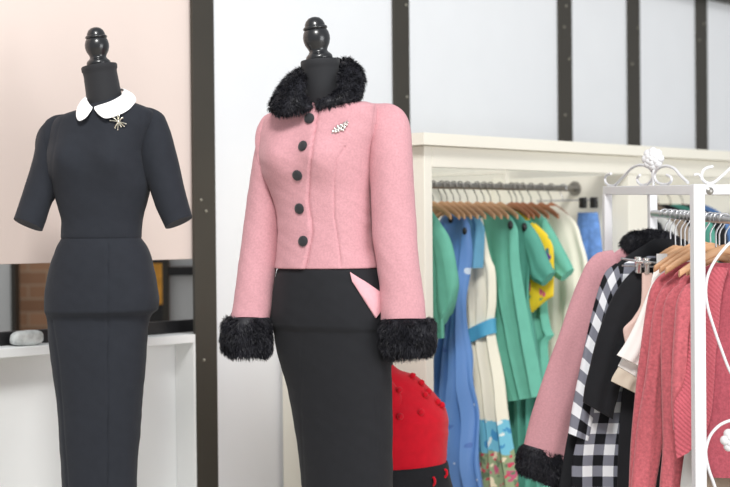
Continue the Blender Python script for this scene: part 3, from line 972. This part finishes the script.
# two white tops
o, f = rgarment(4.655, [(668, 258, 690, 258), (655, 268, 700, 268), (650, 290, 704, 290), (648, 320, 704, 320), (646, 360, 704, 360), (645, 400, 704, 400)], .011, MT['whitecloth'],
                'white_blouse', 'white short sleeved top with its shaded cuff, coloured beige, lowest, behind the rose cardigans', 'top', amp=.002, wr=.003)
rsleeve(o, f, [(656, 272, 660, 305), (648, 298, 656, 325), (638, 325, 650, 345), (626, 350, 646, 366), (618, 366, 642, 381)], MT['whitecloth'], .016, ph=.2, wr=.004)
rsleeve(o, f, [(618.5, 367, 642, 381), (612, 378, 638, 391), (611, 381, 637.5, 394)], MT['shadedcloth'], .0165, name='cuff', ph=.2, wr=.004, samples=12)
o, f = rgarment(4.625, [(670, 259, 692, 259), (658, 268, 700, 268), (652, 290, 706, 290), (649, 320, 706, 320), (648, 360, 706, 360), (647, 395, 706, 395)], .010, MT['whitecloth'],
                'jersey_blouse', 'white top with a plain sleeve just left of the first rose cardigan', 'top', amp=.002, wr=.003)
rsleeve(o, f, [(657, 270, 662, 305), (648, 292, 656, 322), (637, 320, 650, 342), (624, 345, 645, 361), (617, 355, 641, 367)], MT['whitecloth'], .016, ph=.9, wr=.004)

# rose cardigans
def cardigan(Yv, body, slv, label, ph):
    o, f = rgarment(Yv, body, .016, MT['knit'], 'rose_cardigan', label, 'cardigan', amp=.002, ph=ph, wr=.004)
    o['group'] = 'rose cardigans on the white rack'
    rsleeve(o, f, slv, MT['knit'], .021, ph=ph, wr=.008, samples=54)
    rack_hanger(Yv, {0: 'wooden hanger of the leftmost rose cardigan', 1: 'wooden hanger of the middle rose cardigan', 2: 'wooden hanger of the rose cardigan beside the white post'}[int(ph)], 'wooden hangers on the white rack')
    return o, f
cardigan(4.575, [(680, 262, 700, 262), (668, 270, 712, 270), (660, 288, 722, 288), (658, 330, 722, 330), (656, 400, 722, 400), (656, 450, 722, 450)],
         [(672, 268, 678, 303), (658, 277, 669, 312), (650, 290, 664, 325), (645, 314, 660, 340), (640, 350, 660, 358), (635, 393, 660, 398), (631, 440, 655, 442), (629, 487, 651, 487), (628, 530, 650, 530)],
         'rose chenille cardigan hanging leftmost of the rose cardigans, next to the white tops', 0.)
cardigan(4.525, [(684, 266, 704, 266), (674, 275, 714, 275), (668, 292, 722, 292), (664, 330, 722, 330), (662, 400, 722, 400), (662, 455, 722, 455)],
         [(678, 275, 684, 308), (666, 283, 677, 318), (657, 298, 673, 330), (652.5, 318, 670, 345), (649, 350, 664, 362), (643, 393, 662, 400), (638, 425, 663, 430), (634, 460, 659, 462), (631, 490, 655, 490), (630, 530, 652, 530)],
         'rose chenille cardigan with a full sleeve, second from the left of the rose cardigans', 1.2)
cardigan(4.475, [(690, 272, 710, 272), (680, 280, 718, 280), (674, 300, 724, 300), (672, 340, 724, 340), (670, 400, 724, 400), (670, 450, 724, 450)],
         [(684, 281, 690, 312), (673, 288, 684, 322), (665, 302, 681, 335), (662, 325, 680, 350), (661, 360, 680, 368), (662, 400, 683, 405), (663, 440, 685, 442), (660, 487, 682, 487), (658, 530, 680, 530)],
         'rose chenille cardigan, third from the left, half hidden by the ribbed one', 2.3)
# pale grey and taupe skirts hanging between the cardigans
o, f = rgarment(4.432, [(696, 272, 740, 272), (693, 330, 742, 330), (690, 400, 745, 400), (684, 455, 748, 455), (680, 487, 750, 487), (678, 540, 752, 540)], .009, MT['palegrey'], 'grey_skirt', 'pale grey skirt whose edge shows below the ribbed cardigan, left of the white post', 'skirt', amp=.002, wr=.003)
o, f = rgarment(4.405, [(710, 272, 750, 272), (706, 330, 755, 330), (703, 400, 760, 400), (702, 455, 762, 455), (701, 487, 764, 487), (700, 540, 766, 540)], .008, MT['taupe'], 'taupe_skirt', 'taupe skirt showing below the hem of the ribbed cardigan, right of the white post', 'skirt', amp=.002, wr=.003)
# ribbed cardigan nearest the camera
o, f = rgarment(4.36, [(712, 263, 745, 263), (700, 272, 762, 272), (694, 290, 778, 290), (693, 330, 786, 330), (694, 400, 790, 400), (698, 450, 790, 452), (712, 477, 790, 480)], .013, MT['knit_shaded'],
                'ribbed_cardigan', 'rose cardigan with ribbed shawl front and inside darkened as shade, nearest on the rack behind the white post', 'cardigan', amp=.003, ph=.5)
o['group'] = 'rose cardigans on the white rack'
rsleeve(o, f, [(694, 280, 702, 312), (683, 287, 696, 324), (676, 303, 692, 335), (674, 325, 691, 350), (672, 360, 691, 366), (671, 400, 692, 404), (673, 430, 692, 434)], MT['knit'], .022, ph=.8, off=.006, wr=.006)
lp = [(710, 266, 725, 268), (699, 283, 720, 284), (690, 305, 717, 303), (686, 330, 715, 328), (684, 355, 712, 356), (679, 385, 710, 388), (670, 404, 708, 410), (670.5, 425, 704, 426), (671.5, 445, 698, 438), (673, 457, 690, 446)]
l = rsleeve(o, f, lp, MT['rib'], .011, name='lapel', ph=.2, off=.03, wr=.004, amp=.002)
l['label'] = 'ribbed shawl lapel'
rack_hanger(4.36, 'wooden hanger of the ribbed cardigan, right of the white post', 'wooden hangers on the white rack')
for Yv, lb in ((4.87, 'wooden hanger inside the pink jacket at the far end of the white rack'), (4.82, 'wooden hanger inside the long black coat on the white rack'), (4.775, 'wooden hanger inside the gingham shirt'),
               (4.725, 'wooden hanger inside the long black dress'), (4.655, 'wooden hanger of the white top with shaded cuff'), (4.625, 'wooden hanger of the white top next to the cardigans'),
               (4.432, 'wooden hanger above the pale grey skirt'), (4.405, 'wooden hanger above the taupe skirt')):
    rack_hanger(Yv, lb, 'wooden hangers on the white rack', Yv > 4.6 or Yv < 4.44)

# ------------------------------------------------------------------ mannequins
def torso(rows, Dp, theta, kf, n=200, samples=140, bust=None, front=None, grooves=(), step=None, wr=.0015, seed=0., cap=True):
    """body of revolution-like rings whose outline follows (xl,yl,xr,yr); kf(row)=depth/width; theta turns the front to the left"""
    ts = [0.]
    for a, b in zip(rows, rows[1:]):
        ts.append(ts[-1] + max(abs((b[1] + b[3]) - (a[1] + a[3])) / 2, .4))
    q = np.linspace(0, ts[-1], samples)
    # keep the rows themselves sampled where they are close together
    q = np.unique(np.concatenate([q, np.array(ts)]))
    L = [at(r[0], r[1], Dp) for r in rows]; R = [at(r[2], r[3], Dp) for r in rows]
    arr = [pchip(ts, [v[k] for v in L], q) for k in (0, 2)] + [pchip(ts, [v[k] for v in R], q) for k in (0, 2)]
    kk = pchip(ts, [r[4] for r in rows], q)
    S = Vector((math.cos(theta), -math.sin(theta), 0))
    Fd = Vector((-math.sin(theta), -math.cos(theta), 0))
    zb_, us, vs, rs = [], [], [], []
    for i in range(len(q)):
        xl, zl, xr, zr = (arr[k][i] for k in range(4))
        c = Vector(((xl + xr) / 2, Dp, (zl + zr) / 2))
        w = (xr - xl) / 2
        a = w / math.sqrt(math.cos(theta) ** 2 + (kk[i] * math.sin(theta)) ** 2)
        b = a * kk[i]
        tilt = (zr - zl) / max(xr - xl, 1e-4)
        r, uu = [], []
        for j in range(n):
            an = 2 * math.pi * j / n
            ca, sa = math.cos(an), math.sin(an)
            d = S * (a * math.copysign(abs(ca) ** .92, ca)) + Fd * (b * math.copysign(abs(sa) ** .92, sa))
            p = c + d + Z * (d.x * tilt)
            nd = (S * (ca / a) + Fd * (sa / b)).normalized()
            if bust and sa > 0:
                for (bz, bs, bh, bsz) in bust:
                    for sg in (-1, 1):
                        g = math.exp(-(((p.z - bz) / bsz) ** 2) - (((S.dot(d)) - sg * bs) / .055) ** 2)
                        p = p + Fd * (bh * g)
            px, py = proj(p)
            h = wr * (noise.noise(Vector((p.x * 13 + seed, p.y * 13, p.z * 9))) + .6 * noise.noise(Vector((p.x * 9 + seed, p.y * 9, p.z * 38 + p.x * 22))))
            if nd.y < .15:
                for (line, dep, wpx) in grooves:
                    gx = np.interp(py, [l[1] for l in line], [l[0] for l in line]) if line[0][1] - 2 <= py <= line[-1][1] + 2 else None
                    if gx is not None:
                        h -= dep * math.exp(-((px - gx) / wpx) ** 2)
                if step:
                    line, hh = step
                    gx = np.interp(py, [l[1] for l in line], [l[0] for l in line])
                    t = min(1, max(0, (gx - px) / 1.6 + .5))
                    h += hh * t * t * (3 - 2 * t) * (1 if nd.dot(Fd) > .2 else 0)
            r.append(p + nd * h); uu.append(a * ca)
        rs.append(r); us.append(uu); vs.append(q[i] * Dp / F)
    # orient
    if (rs[0][0] - rs[0][1]).length == 0:
        pass
    nrm = Vector()
    r0 = rs[len(rs) // 2]
    for j in range(n):
        nrm += (r0[j] - r0[0]).cross(r0[(j + 1) % n] - r0[0])
    if nrm.z > 0:
        rs = [x[::-1] for x in rs]; us = [x[::-1] for x in us]
    mb = MB()
    mb.rings(rs, cap, cap, us, vs)
    return mb, S, Fd

def sleeve(pairs, Dp, offs, th, wr=.003, seed=0., n=64, samples=70, flat=2.05):
    pr = []
    for i, (ox, oy, ix, iy) in enumerate(pairs):
        dd = offs[i] if isinstance(offs, (list, tuple)) else offs
        a = at(ox, oy, Dp + dd); b = at(ix, iy, Dp + dd)
        w = (a - b).length / 2
        pr.append((a, b, th[i]))
    return pair_loft(MB(), pr, samples, n, flat, disp=wrinkle(wr, seed=seed))

def finial(axis_top, axis_bot, Dp, scale, name_parent, rows):
    """turned neck knob: (radius px, distance along the axis 0..1 from bottom to top)"""
    a = at(axis_bot[0], axis_bot[1], Dp); b = at(axis_top[0], axis_top[1], Dp)
    ax = b - a; L = ax.length
    prof = [(r * Dp / F, h * L) for r, h in rows]
    return MB().lathe(a, ax, prof, 44)

def surf(bv, px, py):
    r = ray(px, py)
    hit = bv.ray_cast(CAM, r.normalized())
    if hit[0] is None:
        hit = bv.find_nearest(at(px, py, 4.4))
    nn = hit[1]
    if nn.dot(r) > 0:
        nn = -nn
    return hit[0], nn

def stand(root, x, y, top):
    link_mesh('pole', MB().tube([(x, y, .02), (x, y, top)], .014, 16), MT['chrome'], root)
    link_mesh('base_plate', MB().lathe((x, y, 0), Z, [(.0, .0), (.15, .0), (.155, .004), (.152, .01), (.03, .022), (.018, .03)], 48), MT['black_plastic'], root)

KN = [(0, 0), (12.3, 0), (12.9, .02), (13.1, .05), (12.8, .09), (11.8, .125), (10.4, .155), (9.2, .19), (8.8, .225), (9.8, .28), (11.8, .36), (13, .46), (13.1, .55), (12.3, .635), (11.2, .685), (10.7, .70), (11.5, .712), (11.9, .73), (11.8, .755), (11, .775), (10, .785), (9.6, .84), (8.2, .91), (5.5, .97), (2.5, .995), (0, 1.0)]

# --- black dress
D1 = 4.5
cx1 = at(103, 243, D1).x
m1 = thing('mannequin', 'mannequin in a fitted charcoal dress with white collar and half sleeves, at the left', 'mannequin', (cx1, D1, 0))
bvv = 'bust'
bz1 = at(100, 160, D1).z
rows = [(92, 101, 119, 93, .95), (83, 108.5, 130, 101, .85), (66, 113.5, 145, 106.5, .62), (55, 118.5, 154, 112.5, .54), (50, 128, 155, 122, .56), (47.5, 141, 151, 137, .60), (46, 155, 147.5, 152, .63), (47, 172, 149, 170, .66),
        (51, 186, 151, 185, .68), (56, 201, 148, 200, .70), (61.3, 222, 142.8, 221, .74), (60.8, 234, 141.8, 234, .75), (60.6, 237.2, 141.7, 236.6, .745), (61.2, 238.6, 141.3, 238, .735), (60.2, 240.2, 142.3, 239.4, .75), (56.5, 247, 147, 246, .74), (50.5, 264, 152.8, 263, .72), (46, 286, 157.5, 285, .70),
        (44.6, 303, 159.2, 300, .70), (44.7, 311, 158.3, 309, .70), (46, 315.5, 152.5, 314, .64), (47, 320, 149.8, 319, .62), (48, 337, 147.6, 338, .66), (51, 361, 145.8, 364, .70), (57, 401, 142.2, 400, .76), (60.5, 455, 138.3, 455, .8), (62.5, 487, 136.4, 487, .82), (65, 540, 134, 540, .84), (66, 570, 133, 570, .84)]
db, S1, F1 = torso(rows, D1, math.radians(8), None, bust=[(bz1, .075, .032, .06)], grooves=[([(108, 243), (107.5, 300), (107.5, 487)], .0035, 1.0), ([(52.5, 322), (58, 360), (68, 487)], .0022, 1.0), ([(64, 112), (58, 128), (52, 160), (52, 185)], .0015, 1.2), ([(142, 112), (141, 140), (143, 160), (150, 186)], .0015, 1.2)], wr=.0022, seed=3)
dress = link_mesh('dress', db, MT['dress'], m1)
bv1 = db.bvh()
sl = sleeve([(68, 113.5, 58, 186), (56, 115, 54, 192), (46, 121, 53, 197), (39, 134, 51.5, 203), (32.5, 160, 49, 211), (23, 191, 46, 221), (13.7, 219.3, 42.5, 230)], D1, [.02, .02, .02, .01, 0, -.015, -.03], [.03, .05, .056, .057, .055, .05, .047], .002, 1)
link_mesh('sleeve', sl, MT['dress'], dress)
sl = sleeve([(143, 106.5, 147, 180), (153, 108.5, 150, 186), (162, 114.5, 151.5, 191), (169, 129, 153, 197), (175, 150, 156, 206), (183, 183, 160.5, 217), (192, 216.6, 165.5, 228.5)], D1, [0, 0, -.01, -.015, -.02, -.03, -.04], [.03, .05, .056, .057, .055, .05, .045], .002, 4)
link_mesh('sleeve', sl, MT['dress'], dress)
NKR = [(105.2, 104, 18.2), (103, 90, 17.3), (100.5, 75, 16.8), (99.8, 71.5, 16.9), (99.6, 70, 17.8), (99.2, 66.5, 18), (99, 65.4, 17.3)]
def neck(rows, Dp, root):
    rs = []
    axd = (at(rows[-1][0], rows[-1][1], Dp) - at(rows[0][0], rows[0][1], Dp)).normalized()
    e = (X - axd * X.dot(axd)).normalized(); qv = axd.cross(e)
    for x, y, r in rows:
        c = at(x, y, Dp); rr = r * Dp / F
        rs.append([c + e * (rr * math.cos(2 * math.pi * j / 48)) + qv * (rr * math.sin(2 * math.pi * j / 48)) for j in range(48)])
    o = link_mesh('neck', MB().rings(rs), MT['form'], root)
    return o
neck(NKR, D1, m1)
link_mesh('finial', finial((95.2, 27.2), (98.9, 65.5), D1, 1, m1, [(r * .92, h) for r, h in KN]), MT['lacq'], m1)
def collar_pairs(tab, Dp):
    return [(at(a, b, Dp + dz), at(c, d, Dp + dw), th) for (a, b, dz, c, d, dw, th) in tab]
LC = [(92.6, 107, -.072, 91.4, 110, -.085, .0015), (91.2, 106, -.07, 86, 117.5, -.103, .0025), (89.6, 104, -.064, 79.5, 121, -.10, .003), (88.2, 102, -.055, 76.2, 116.5, -.085, .003), (87, 99, -.03, 77, 108, -.04, .003), (88, 96, .0, 82, 100.5, .01, .003),
      (96, 92, .05, 94, 95, .075, .003), (110, 89, .06, 113, 90, .085, .003), (121, 88.5, .03, 131, 93, .035, .003), (123.6, 90.5, -.01, 136, 101, -.03, .003), (122, 94, -.035, 130.5, 108, -.075, .003), (116, 98.5, -.055, 117.5, 115.5, -.098, .003), (107, 102.5, -.067, 106, 118.3, -.108, .003), (99, 105, -.071, 98.5, 114.5, -.10, .0025), (94.2, 106.8, -.072, 94.5, 109.5, -.085, .0015)]
mb = pair_loft(MB(), collar_pairs(LC, D1), 90, 16, 2.4)
bvn = bv1
for i, v in enumerate(mb.v):                    # lay the collar on the cloth
    d = (v - CAM).normalized()
    hit = bv1.ray_cast(CAM, d)
    if hit[0] is not None and (v - CAM).length > (hit[0] - CAM).length - .004 and hit[1].dot(d) < 0 or (hit[0] is not None and False):
        mb.v[i] = CAM + d * ((hit[0] - CAM).length - .005)
link_mesh('collar', mb, MT['collar'], dress)['label'] = 'white rounded collar'
# spray brooch
pc_, nn = surf(bv1, 118.5, 122.5)
bm_ = MB()
for k, (dx, dy) in enumerate([(-8, -1.2), (-5.5, -4.5), (-1.2, -6.5), (1.2, -7.5), (4.2, -4.2), (7.4, 2), (5.6, 4.4), (-3.4, 6), (-.6, 7.8), (2.6, 5)]):
    e = at(118.5 + dx, 122.5 + dy, D1) - at(118.5, 122.5, D1)
    bm_.tube([pc_ + nn * .006, pc_ + e * .6 + nn * .009, pc_ + e + nn * .006], .0018, 6)
    bm_.ball(pc_ + e + nn * .006, .0022, 6)
bm_.ball(pc_ + nn * .006, .0045, 8)
link_mesh('brooch', bm_, MT['gold'], dress)['label'] = 'small gold spray brooch'
stand(m1, cx1, D1, at(100, 560, D1).z + .05)

# --- pink jacket
D2 = 4.35
cx2 = at(328, 243, D2).x
m2 = thing('mannequin', 'mannequin in pink wool jacket with black fur collar and cuffs, black pencil skirt, centre', 'mannequin', (cx2, D2, 0))
TH2 = math.radians(26)
rows = [(283, 262, 373, 262, .72), (280, 266.5, 376.5, 266, .72), (277.4, 270, 379.6, 270, .72), (274.2, 285, 384.5, 285, .72), (272.2, 298, 387.5, 298, .72), (270.8, 315, 390, 315, .72), (271.2, 323.5, 390.6, 323, .72), (272, 327, 390.8, 326.5, .70), (273.3, 330.5, 389.5, 330, .68), (277, 352, 390, 352, .68), (286.5, 386, 391.2, 386, .70), (296, 437, 391.8, 437, .74), (302, 487, 391.7, 487, .78), (306, 530, 391, 530, .8), (308, 565, 390, 565, .8)]
kb, S2, F2 = torso(rows, D2, TH2, None, wr=.0022, seed=9, grooves=[([(377, 395), (379, 440), (381, 487)], .002, 1.), ([(303, 330), (300, 400), (304, 487)], .0012, 1.2)])
skirt = link_mesh('skirt', kb, MT['skirt'], m2)
bvk = kb.bvh()
bz2 = at(320, 158, D2).z
rows = [(303, 105.5, 342, 101, .95), (292, 107, 354, 102, .8), (279, 109.5, 367, 103, .62), (269, 114, 376.5, 108, .54), (263, 124, 377.5, 121, .54), (261, 136, 376, 134, .58), (262, 150, 373, 148, .64), (265, 172, 370.5, 171, .68), (272.5, 192, 370.3, 191, .71), (278, 210, 371, 210, .73), (280, 222, 371.6, 222, .74), (280.5, 234, 372.4, 233, .75), (279.6, 250, 374.8, 250, .75), (278, 263, 378.5, 262, .75), (277.6, 267.5, 379.6, 266.5, .75), (278.6, 268.4, 378.6, 267.4, .74), (284, 268.4, 373, 267.4, .74)]
jb, S2, F2 = torso(rows, D2, TH2, None, n=260, samples=150, bust=[(bz2, .07, .028, .055)], wr=.0028, seed=5, cap=False,
                   step=([(317, 108), (316, 120), (312, 142), (309, 170), (307, 200), (310, 220), (311.5, 232), (308, 250), (304, 268)], .007),
                   grooves=[([(318, 108), (317, 120), (313.2, 142), (310.2, 170), (308.2, 200), (311.2, 220), (312.7, 232), (309.2, 250), (305.2, 268)], .004, 1.1), ([(345, 148), (337, 160), (334, 180), (334, 215), (338, 240), (341, 266)], .0035, 1.1), ([(376, 108), (373, 130), (371, 160)], .002, 1.1)])
jacket = link_mesh('jacket', jb, MT['wool'], m2)
bvj = jb.bvh()
sl = sleeve([(278, 110.5, 276, 170), (269, 113.5, 271, 174), (263, 121, 271, 180), (257.5, 138, 273, 190), (251.5, 166, 277.5, 206), (246, 207, 280, 226), (240.5, 248, 278, 258), (235.5, 287, 273, 291), (231, 319, 270, 320)], D2, [.05, .06, .065, .07, .07, .06, .04, .02, .0], [.03, .05, .056, .058, .058, .056, .053, .05, .047], .005, 11)
link_mesh('sleeve', sl, MT['wool'], jacket)
sl = sleeve([(371, 103, 373, 166), (388, 103.5, 371, 175), (402, 110, 370.5, 183), (410, 128, 371, 196), (413, 160, 371.5, 212), (414.5, 200, 373, 236), (418, 245, 376.5, 262), (423, 287, 379.6, 292), (426.5, 319, 381, 320)], D2, [-.02, -.03, -.04, -.05, -.06, -.07, -.085, -.10, -.11], [.03, .05, .056, .06, .062, .062, .06, .056, .053], .005, 17)
link_mesh('sleeve', sl, MT['wool'], jacket)
cf = sleeve([(228, 317, 269, 317), (223, 323, 270, 324), (222, 336, 270, 338), (224, 349, 270, 350), (231, 355, 264, 356)], D2, 0., [.05, .062, .066, .062, .05], .006, 2, 40, 16)
link_mesh('fur_cuff', add_fur(cf, 13000, .017, Vector((.1, 0, -.45)), seed=5, clump=.9), MT['fur'], jacket)['label'] = 'black fur cuff'
cf = sleeve([(383, 319, 428, 318), (380, 325, 434, 324), (380, 338, 435, 336), (383, 351, 433, 348), (391, 358, 428, 354)], D2, -.11, [.056, .07, .074, .07, .05], .014, 8, 48, 26)
link_mesh('fur_cuff', add_fur(cf, 14000, .017, Vector((-.1, 0, -.45)), seed=6, clump=.9), MT['fur'], jacket)['label'] = 'black fur cuff'
NK2 = [(324, 112, 19.5), (322.5, 98, 18.8), (321, 80, 18.4), (320.6, 70, 18.6), (320.4, 67.6, 18.8), (320.3, 66, 19.4), (320, 61.5, 19.6), (319.9, 60, 18.8)]
neck(NK2, D2, m2)
link_mesh('finial', finial((313.6, 17), (319.6, 60.4), D2, 1, m2, [(r * 1.03, h) for r, h in KN]), MT['lacq'], m2)
FC = [(309, 103, -.09, 313, 108, -.10, .008), (304, 94, -.08, 297, 112, -.118, .017), (303, 86, -.07, 279, 114.5, -.105, .021), (303, 79, -.055, 271, 110, -.065, .022), (304, 74, -.03, 277, 99, -.005, .022), (307, 71, .02, 292, 87, .06, .022),
      (318, 70, .06, 316, 78, .105, .021), (333, 65, .055, 342, 69, .09, .021), (340, 65, .03, 359, 70.5, .04, .022), (341, 70, -.005, 363.5, 80, -.015, .022), (339, 79, -.04, 362, 92, -.055, .022), (338, 88, -.065, 356, 101.5, -.09, .021), (333, 95, -.082, 341, 105, -.108, .017), (324, 99, -.092, 327, 107, -.108, .013), (315, 102.5, -.095, 316, 108.5, -.106, .007)]
mb = pair_loft(MB(), collar_pairs(FC, D2), 70, 22, 2.1)
link_mesh('fur_collar', add_fur(mb, 15000, .015, Vector((0, -.1, -.28)), seed=8, clump=.9), MT['fur'], jacket)['label'] = 'black fur collar'
for px, py in ((309.5, 118.5), (303, 146), (297.5, 175.3), (299.6, 208.6), (303.3, 241.2)):
    p, nn = surf(bvj, px, py)
    bt = MB().lathe(p, nn, [(.0, -.002), (.0135, -.002), (.0155, .001), (.0152, .004), (.012, .0068), (.006, .008), (0, .0083)], 28)
    link_mesh('button', bt, MT['button'], jacket)
p, nn = surf(bvj, 340, 127.5)
lf = MB()
for dx, dy, r in [(-7, 4.6, .0035), (-5, 2.5, .005), (-4.4, 5, .004), (-1.6, 1, .0055), (-2, 4, .0045), (1, 2.4, .005), (1.2, -1.4, .0055), (4, .4, .005), (4, -3.4, .005), (6.2, -2.4, .004), (7, -5, .0035), (-2.2, -1, .004), (2.8, 3.2, .0035)]:
    e = at(340 + dx, 127.5 + dy, D2) - at(340, 127.5, D2)
    lf.ball(p + e + nn * (.004 - e.dot(nn)), r, 7, (1, .6, 1))
lf.tube([p + (at(332, 134, D2) - at(340, 127.5, D2)) * 1 + nn * .003, p + nn * .006, p + (at(347, 121, D2) - at(340, 127.5, D2)) + nn * .003], .002, 6)
link_mesh('brooch', lf, MT['silver'], jacket)['label'] = 'silver leaf brooch'
# pink pocket flap, triangle folded out on the hip
tri = [(349.8, 272.6), (366, 283), (380.6, 293.4), (381.5, 309), (375, 318), (363, 299), (352, 281.5)]
ctr = (369, 296)
fb = MB()
top, bot = [], []
ol = []
for i in range(len(tri)):
    a, b = tri[i], tri[(i + 1) % len(tri)]
    for k in range(5):
        ol.append((a[0] + (b[0] - a[0]) * k / 5, a[1] + (b[1] - a[1]) * k / 5))
lay = []
for sc, hh in ((1., .001), (1., .006), (.85, .0085), (.45, .0105), (.1, .011)):
    r = []
    for x, y in ol:
        p, nn = surf(bvk, ctr[0] + (x - ctr[0]) * sc, ctr[1] + (y - ctr[1]) * sc)
        r.append(p + nn * hh)
    lay.append(r)
fb.rings(lay)
link_mesh('pocket_flap', fb, MT['flap'], skirt)['label'] = 'pale pink triangular pocket flap'
stand(m2, cx2 + .03, D2, at(340, 560, D2).z + .05)

# --- red sweater bust behind
D3 = 4.88
cx3 = at(398, 243, D3).x
m3 = thing('mannequin', 'mannequin in red pompom sweater and black skirt, half hidden behind the pink jacket', 'mannequin', (cx3, D3, 0))
TH3 = math.radians(-32)
rows = [(366, 360, 388, 360, 1.), (358, 367, 400, 370.5, .8), (345, 376, 415, 376.5, .6), (340, 388, 429, 388.5, .58), (340, 401, 439.5, 401, .64), (342, 412, 446, 411, .7), (345, 421, 448, 421, .74), (348, 432, 447.6, 432, .74), (352, 447, 447, 446, .74), (354, 462, 446.2, 462, .75), (354.5, 466.5, 446, 464.5, .75), (358, 467.5, 443, 465.5, .75)]
rb, S3, F3 = torso(rows, D3, TH3, None, n=140, samples=90, wr=.003, seed=21)
sw = link_mesh('sweater', rb, MT['red'], m3)
bvr = rb.bvh()
sl = sleeve([(378, 372, 398, 408), (372, 380, 402, 414), (366, 400, 404, 424), (364, 430, 401, 444), (364, 458, 397, 463)], D3, [-.05, -.07, -.085, -.09, -.09], [.035, .05, .05, .048, .045], .005, 31)
link_mesh('sleeve', sl, MT['red'], sw)
bvs = sl.bvh()
for px, py in ((411.5, 377.5), (420, 384), (427, 392.5), (424, 396), (436.5, 403), (440.5, 406.5), (397.5, 391), (420, 413), (399.5, 417)):
    p, nn = surf(bvr, px, py)
    r = ray(px, py).normalized()
    h2 = bvs.ray_cast(CAM, r)
    if h2[0] is not None and (h2[0] - CAM).length < (p - CAM).length:
        p, nn = h2[0], (h2[1] if h2[1].dot(r) < 0 else -h2[1])
    pb_ = MB().ball(p + nn * .007, .0105, 10)
    for i, v in enumerate(pb_.v):
        c = p + nn * .007
        pb_.v[i] = c + (v - c) * (1 + .22 * noise.noise(v * 260))
    link_mesh('pompom', pb_, MT['red'], sw)
rows = [(352.5, 464.5, 447.4, 462.5, .75), (352, 466, 448, 464, .76), (351, 474.5, 449.5, 472.5, .76), (350.5, 476, 449.6, 474.5, .75), (347, 488, 453, 488, .74), (340, 520, 461, 520, .74), (334, 580, 468, 580, .74)]
sb_, _, _ = torso(rows, D3, TH3, None, n=140, samples=50, wr=.003, seed=25)
sk3 = link_mesh('skirt', sb_, MT['skirt'], m3)
bvb = sb_.bvh()
for px, py in ((433, 481), (444.5, 473)):
    p, nn = surf(bvb, px, py)
    lb = MB().tube([p + Z * .012 + nn * .001, p + Z * .006 + nn * .008, p - Z * .006 + nn * .009, p - Z * .014 + nn * .001], .0045, 8)
    link_mesh('red_loop', lb, MT['red'], sk3)['label'] = 'small red loop'
link_mesh('neck', MB().tube([at(377, 366, D3), at(375, 338, D3)], .052, 32), MT['form'], m3)
stand(m3, cx3, D3, at(400, 575, D3).z + .05)

# ------------------------------------------------------------------ light: high white shop ceiling lamps, daylight all round, an added wardrobe fill
w = bpy.data.worlds.new('world')
SC.world = w
w.use_nodes = True
bg = w.node_tree.nodes['Background']
bg.inputs['Color'].default_value = (.94, .97, 1, 1)
bg.inputs['Strength'].default_value = .6
def area(name, loc, target, size, power, col=(1, 1, 1), sy=None):
    l = bpy.data.lights.new(name, 'AREA')
    l.energy = power; l.size = size; l.color = col
    if sy:
        l.shape = 'RECTANGLE'; l.size_y = sy
    o = bpy.data.objects.new(name, l)
    C.objects.link(o)
    o.location = loc
    o.rotation_euler = (Vector(target) - Vector(loc)).to_track_quat('-Z', 'Y').to_euler()
    return o
area('ceiling_softlight', (-.2, .2, 5.5), (.1, 5.2, 1.0), 1.4, 340, (1, .985, .96))
area('wardrobe_fill', (4.4, .6, 1.6), (.9, 5.9, 1.3), 3.0, 165, (.97, .985, 1), 2.6)  # added fill light with no known window, brightens the wardrobe interior
SC.view_settings.view_transform = 'Standard'
SC.view_settings.look = 'None'
SC.view_settings.exposure = -0.1
SC.view_settings.gamma = 1
SC.view_settings.use_curve_mapping = False
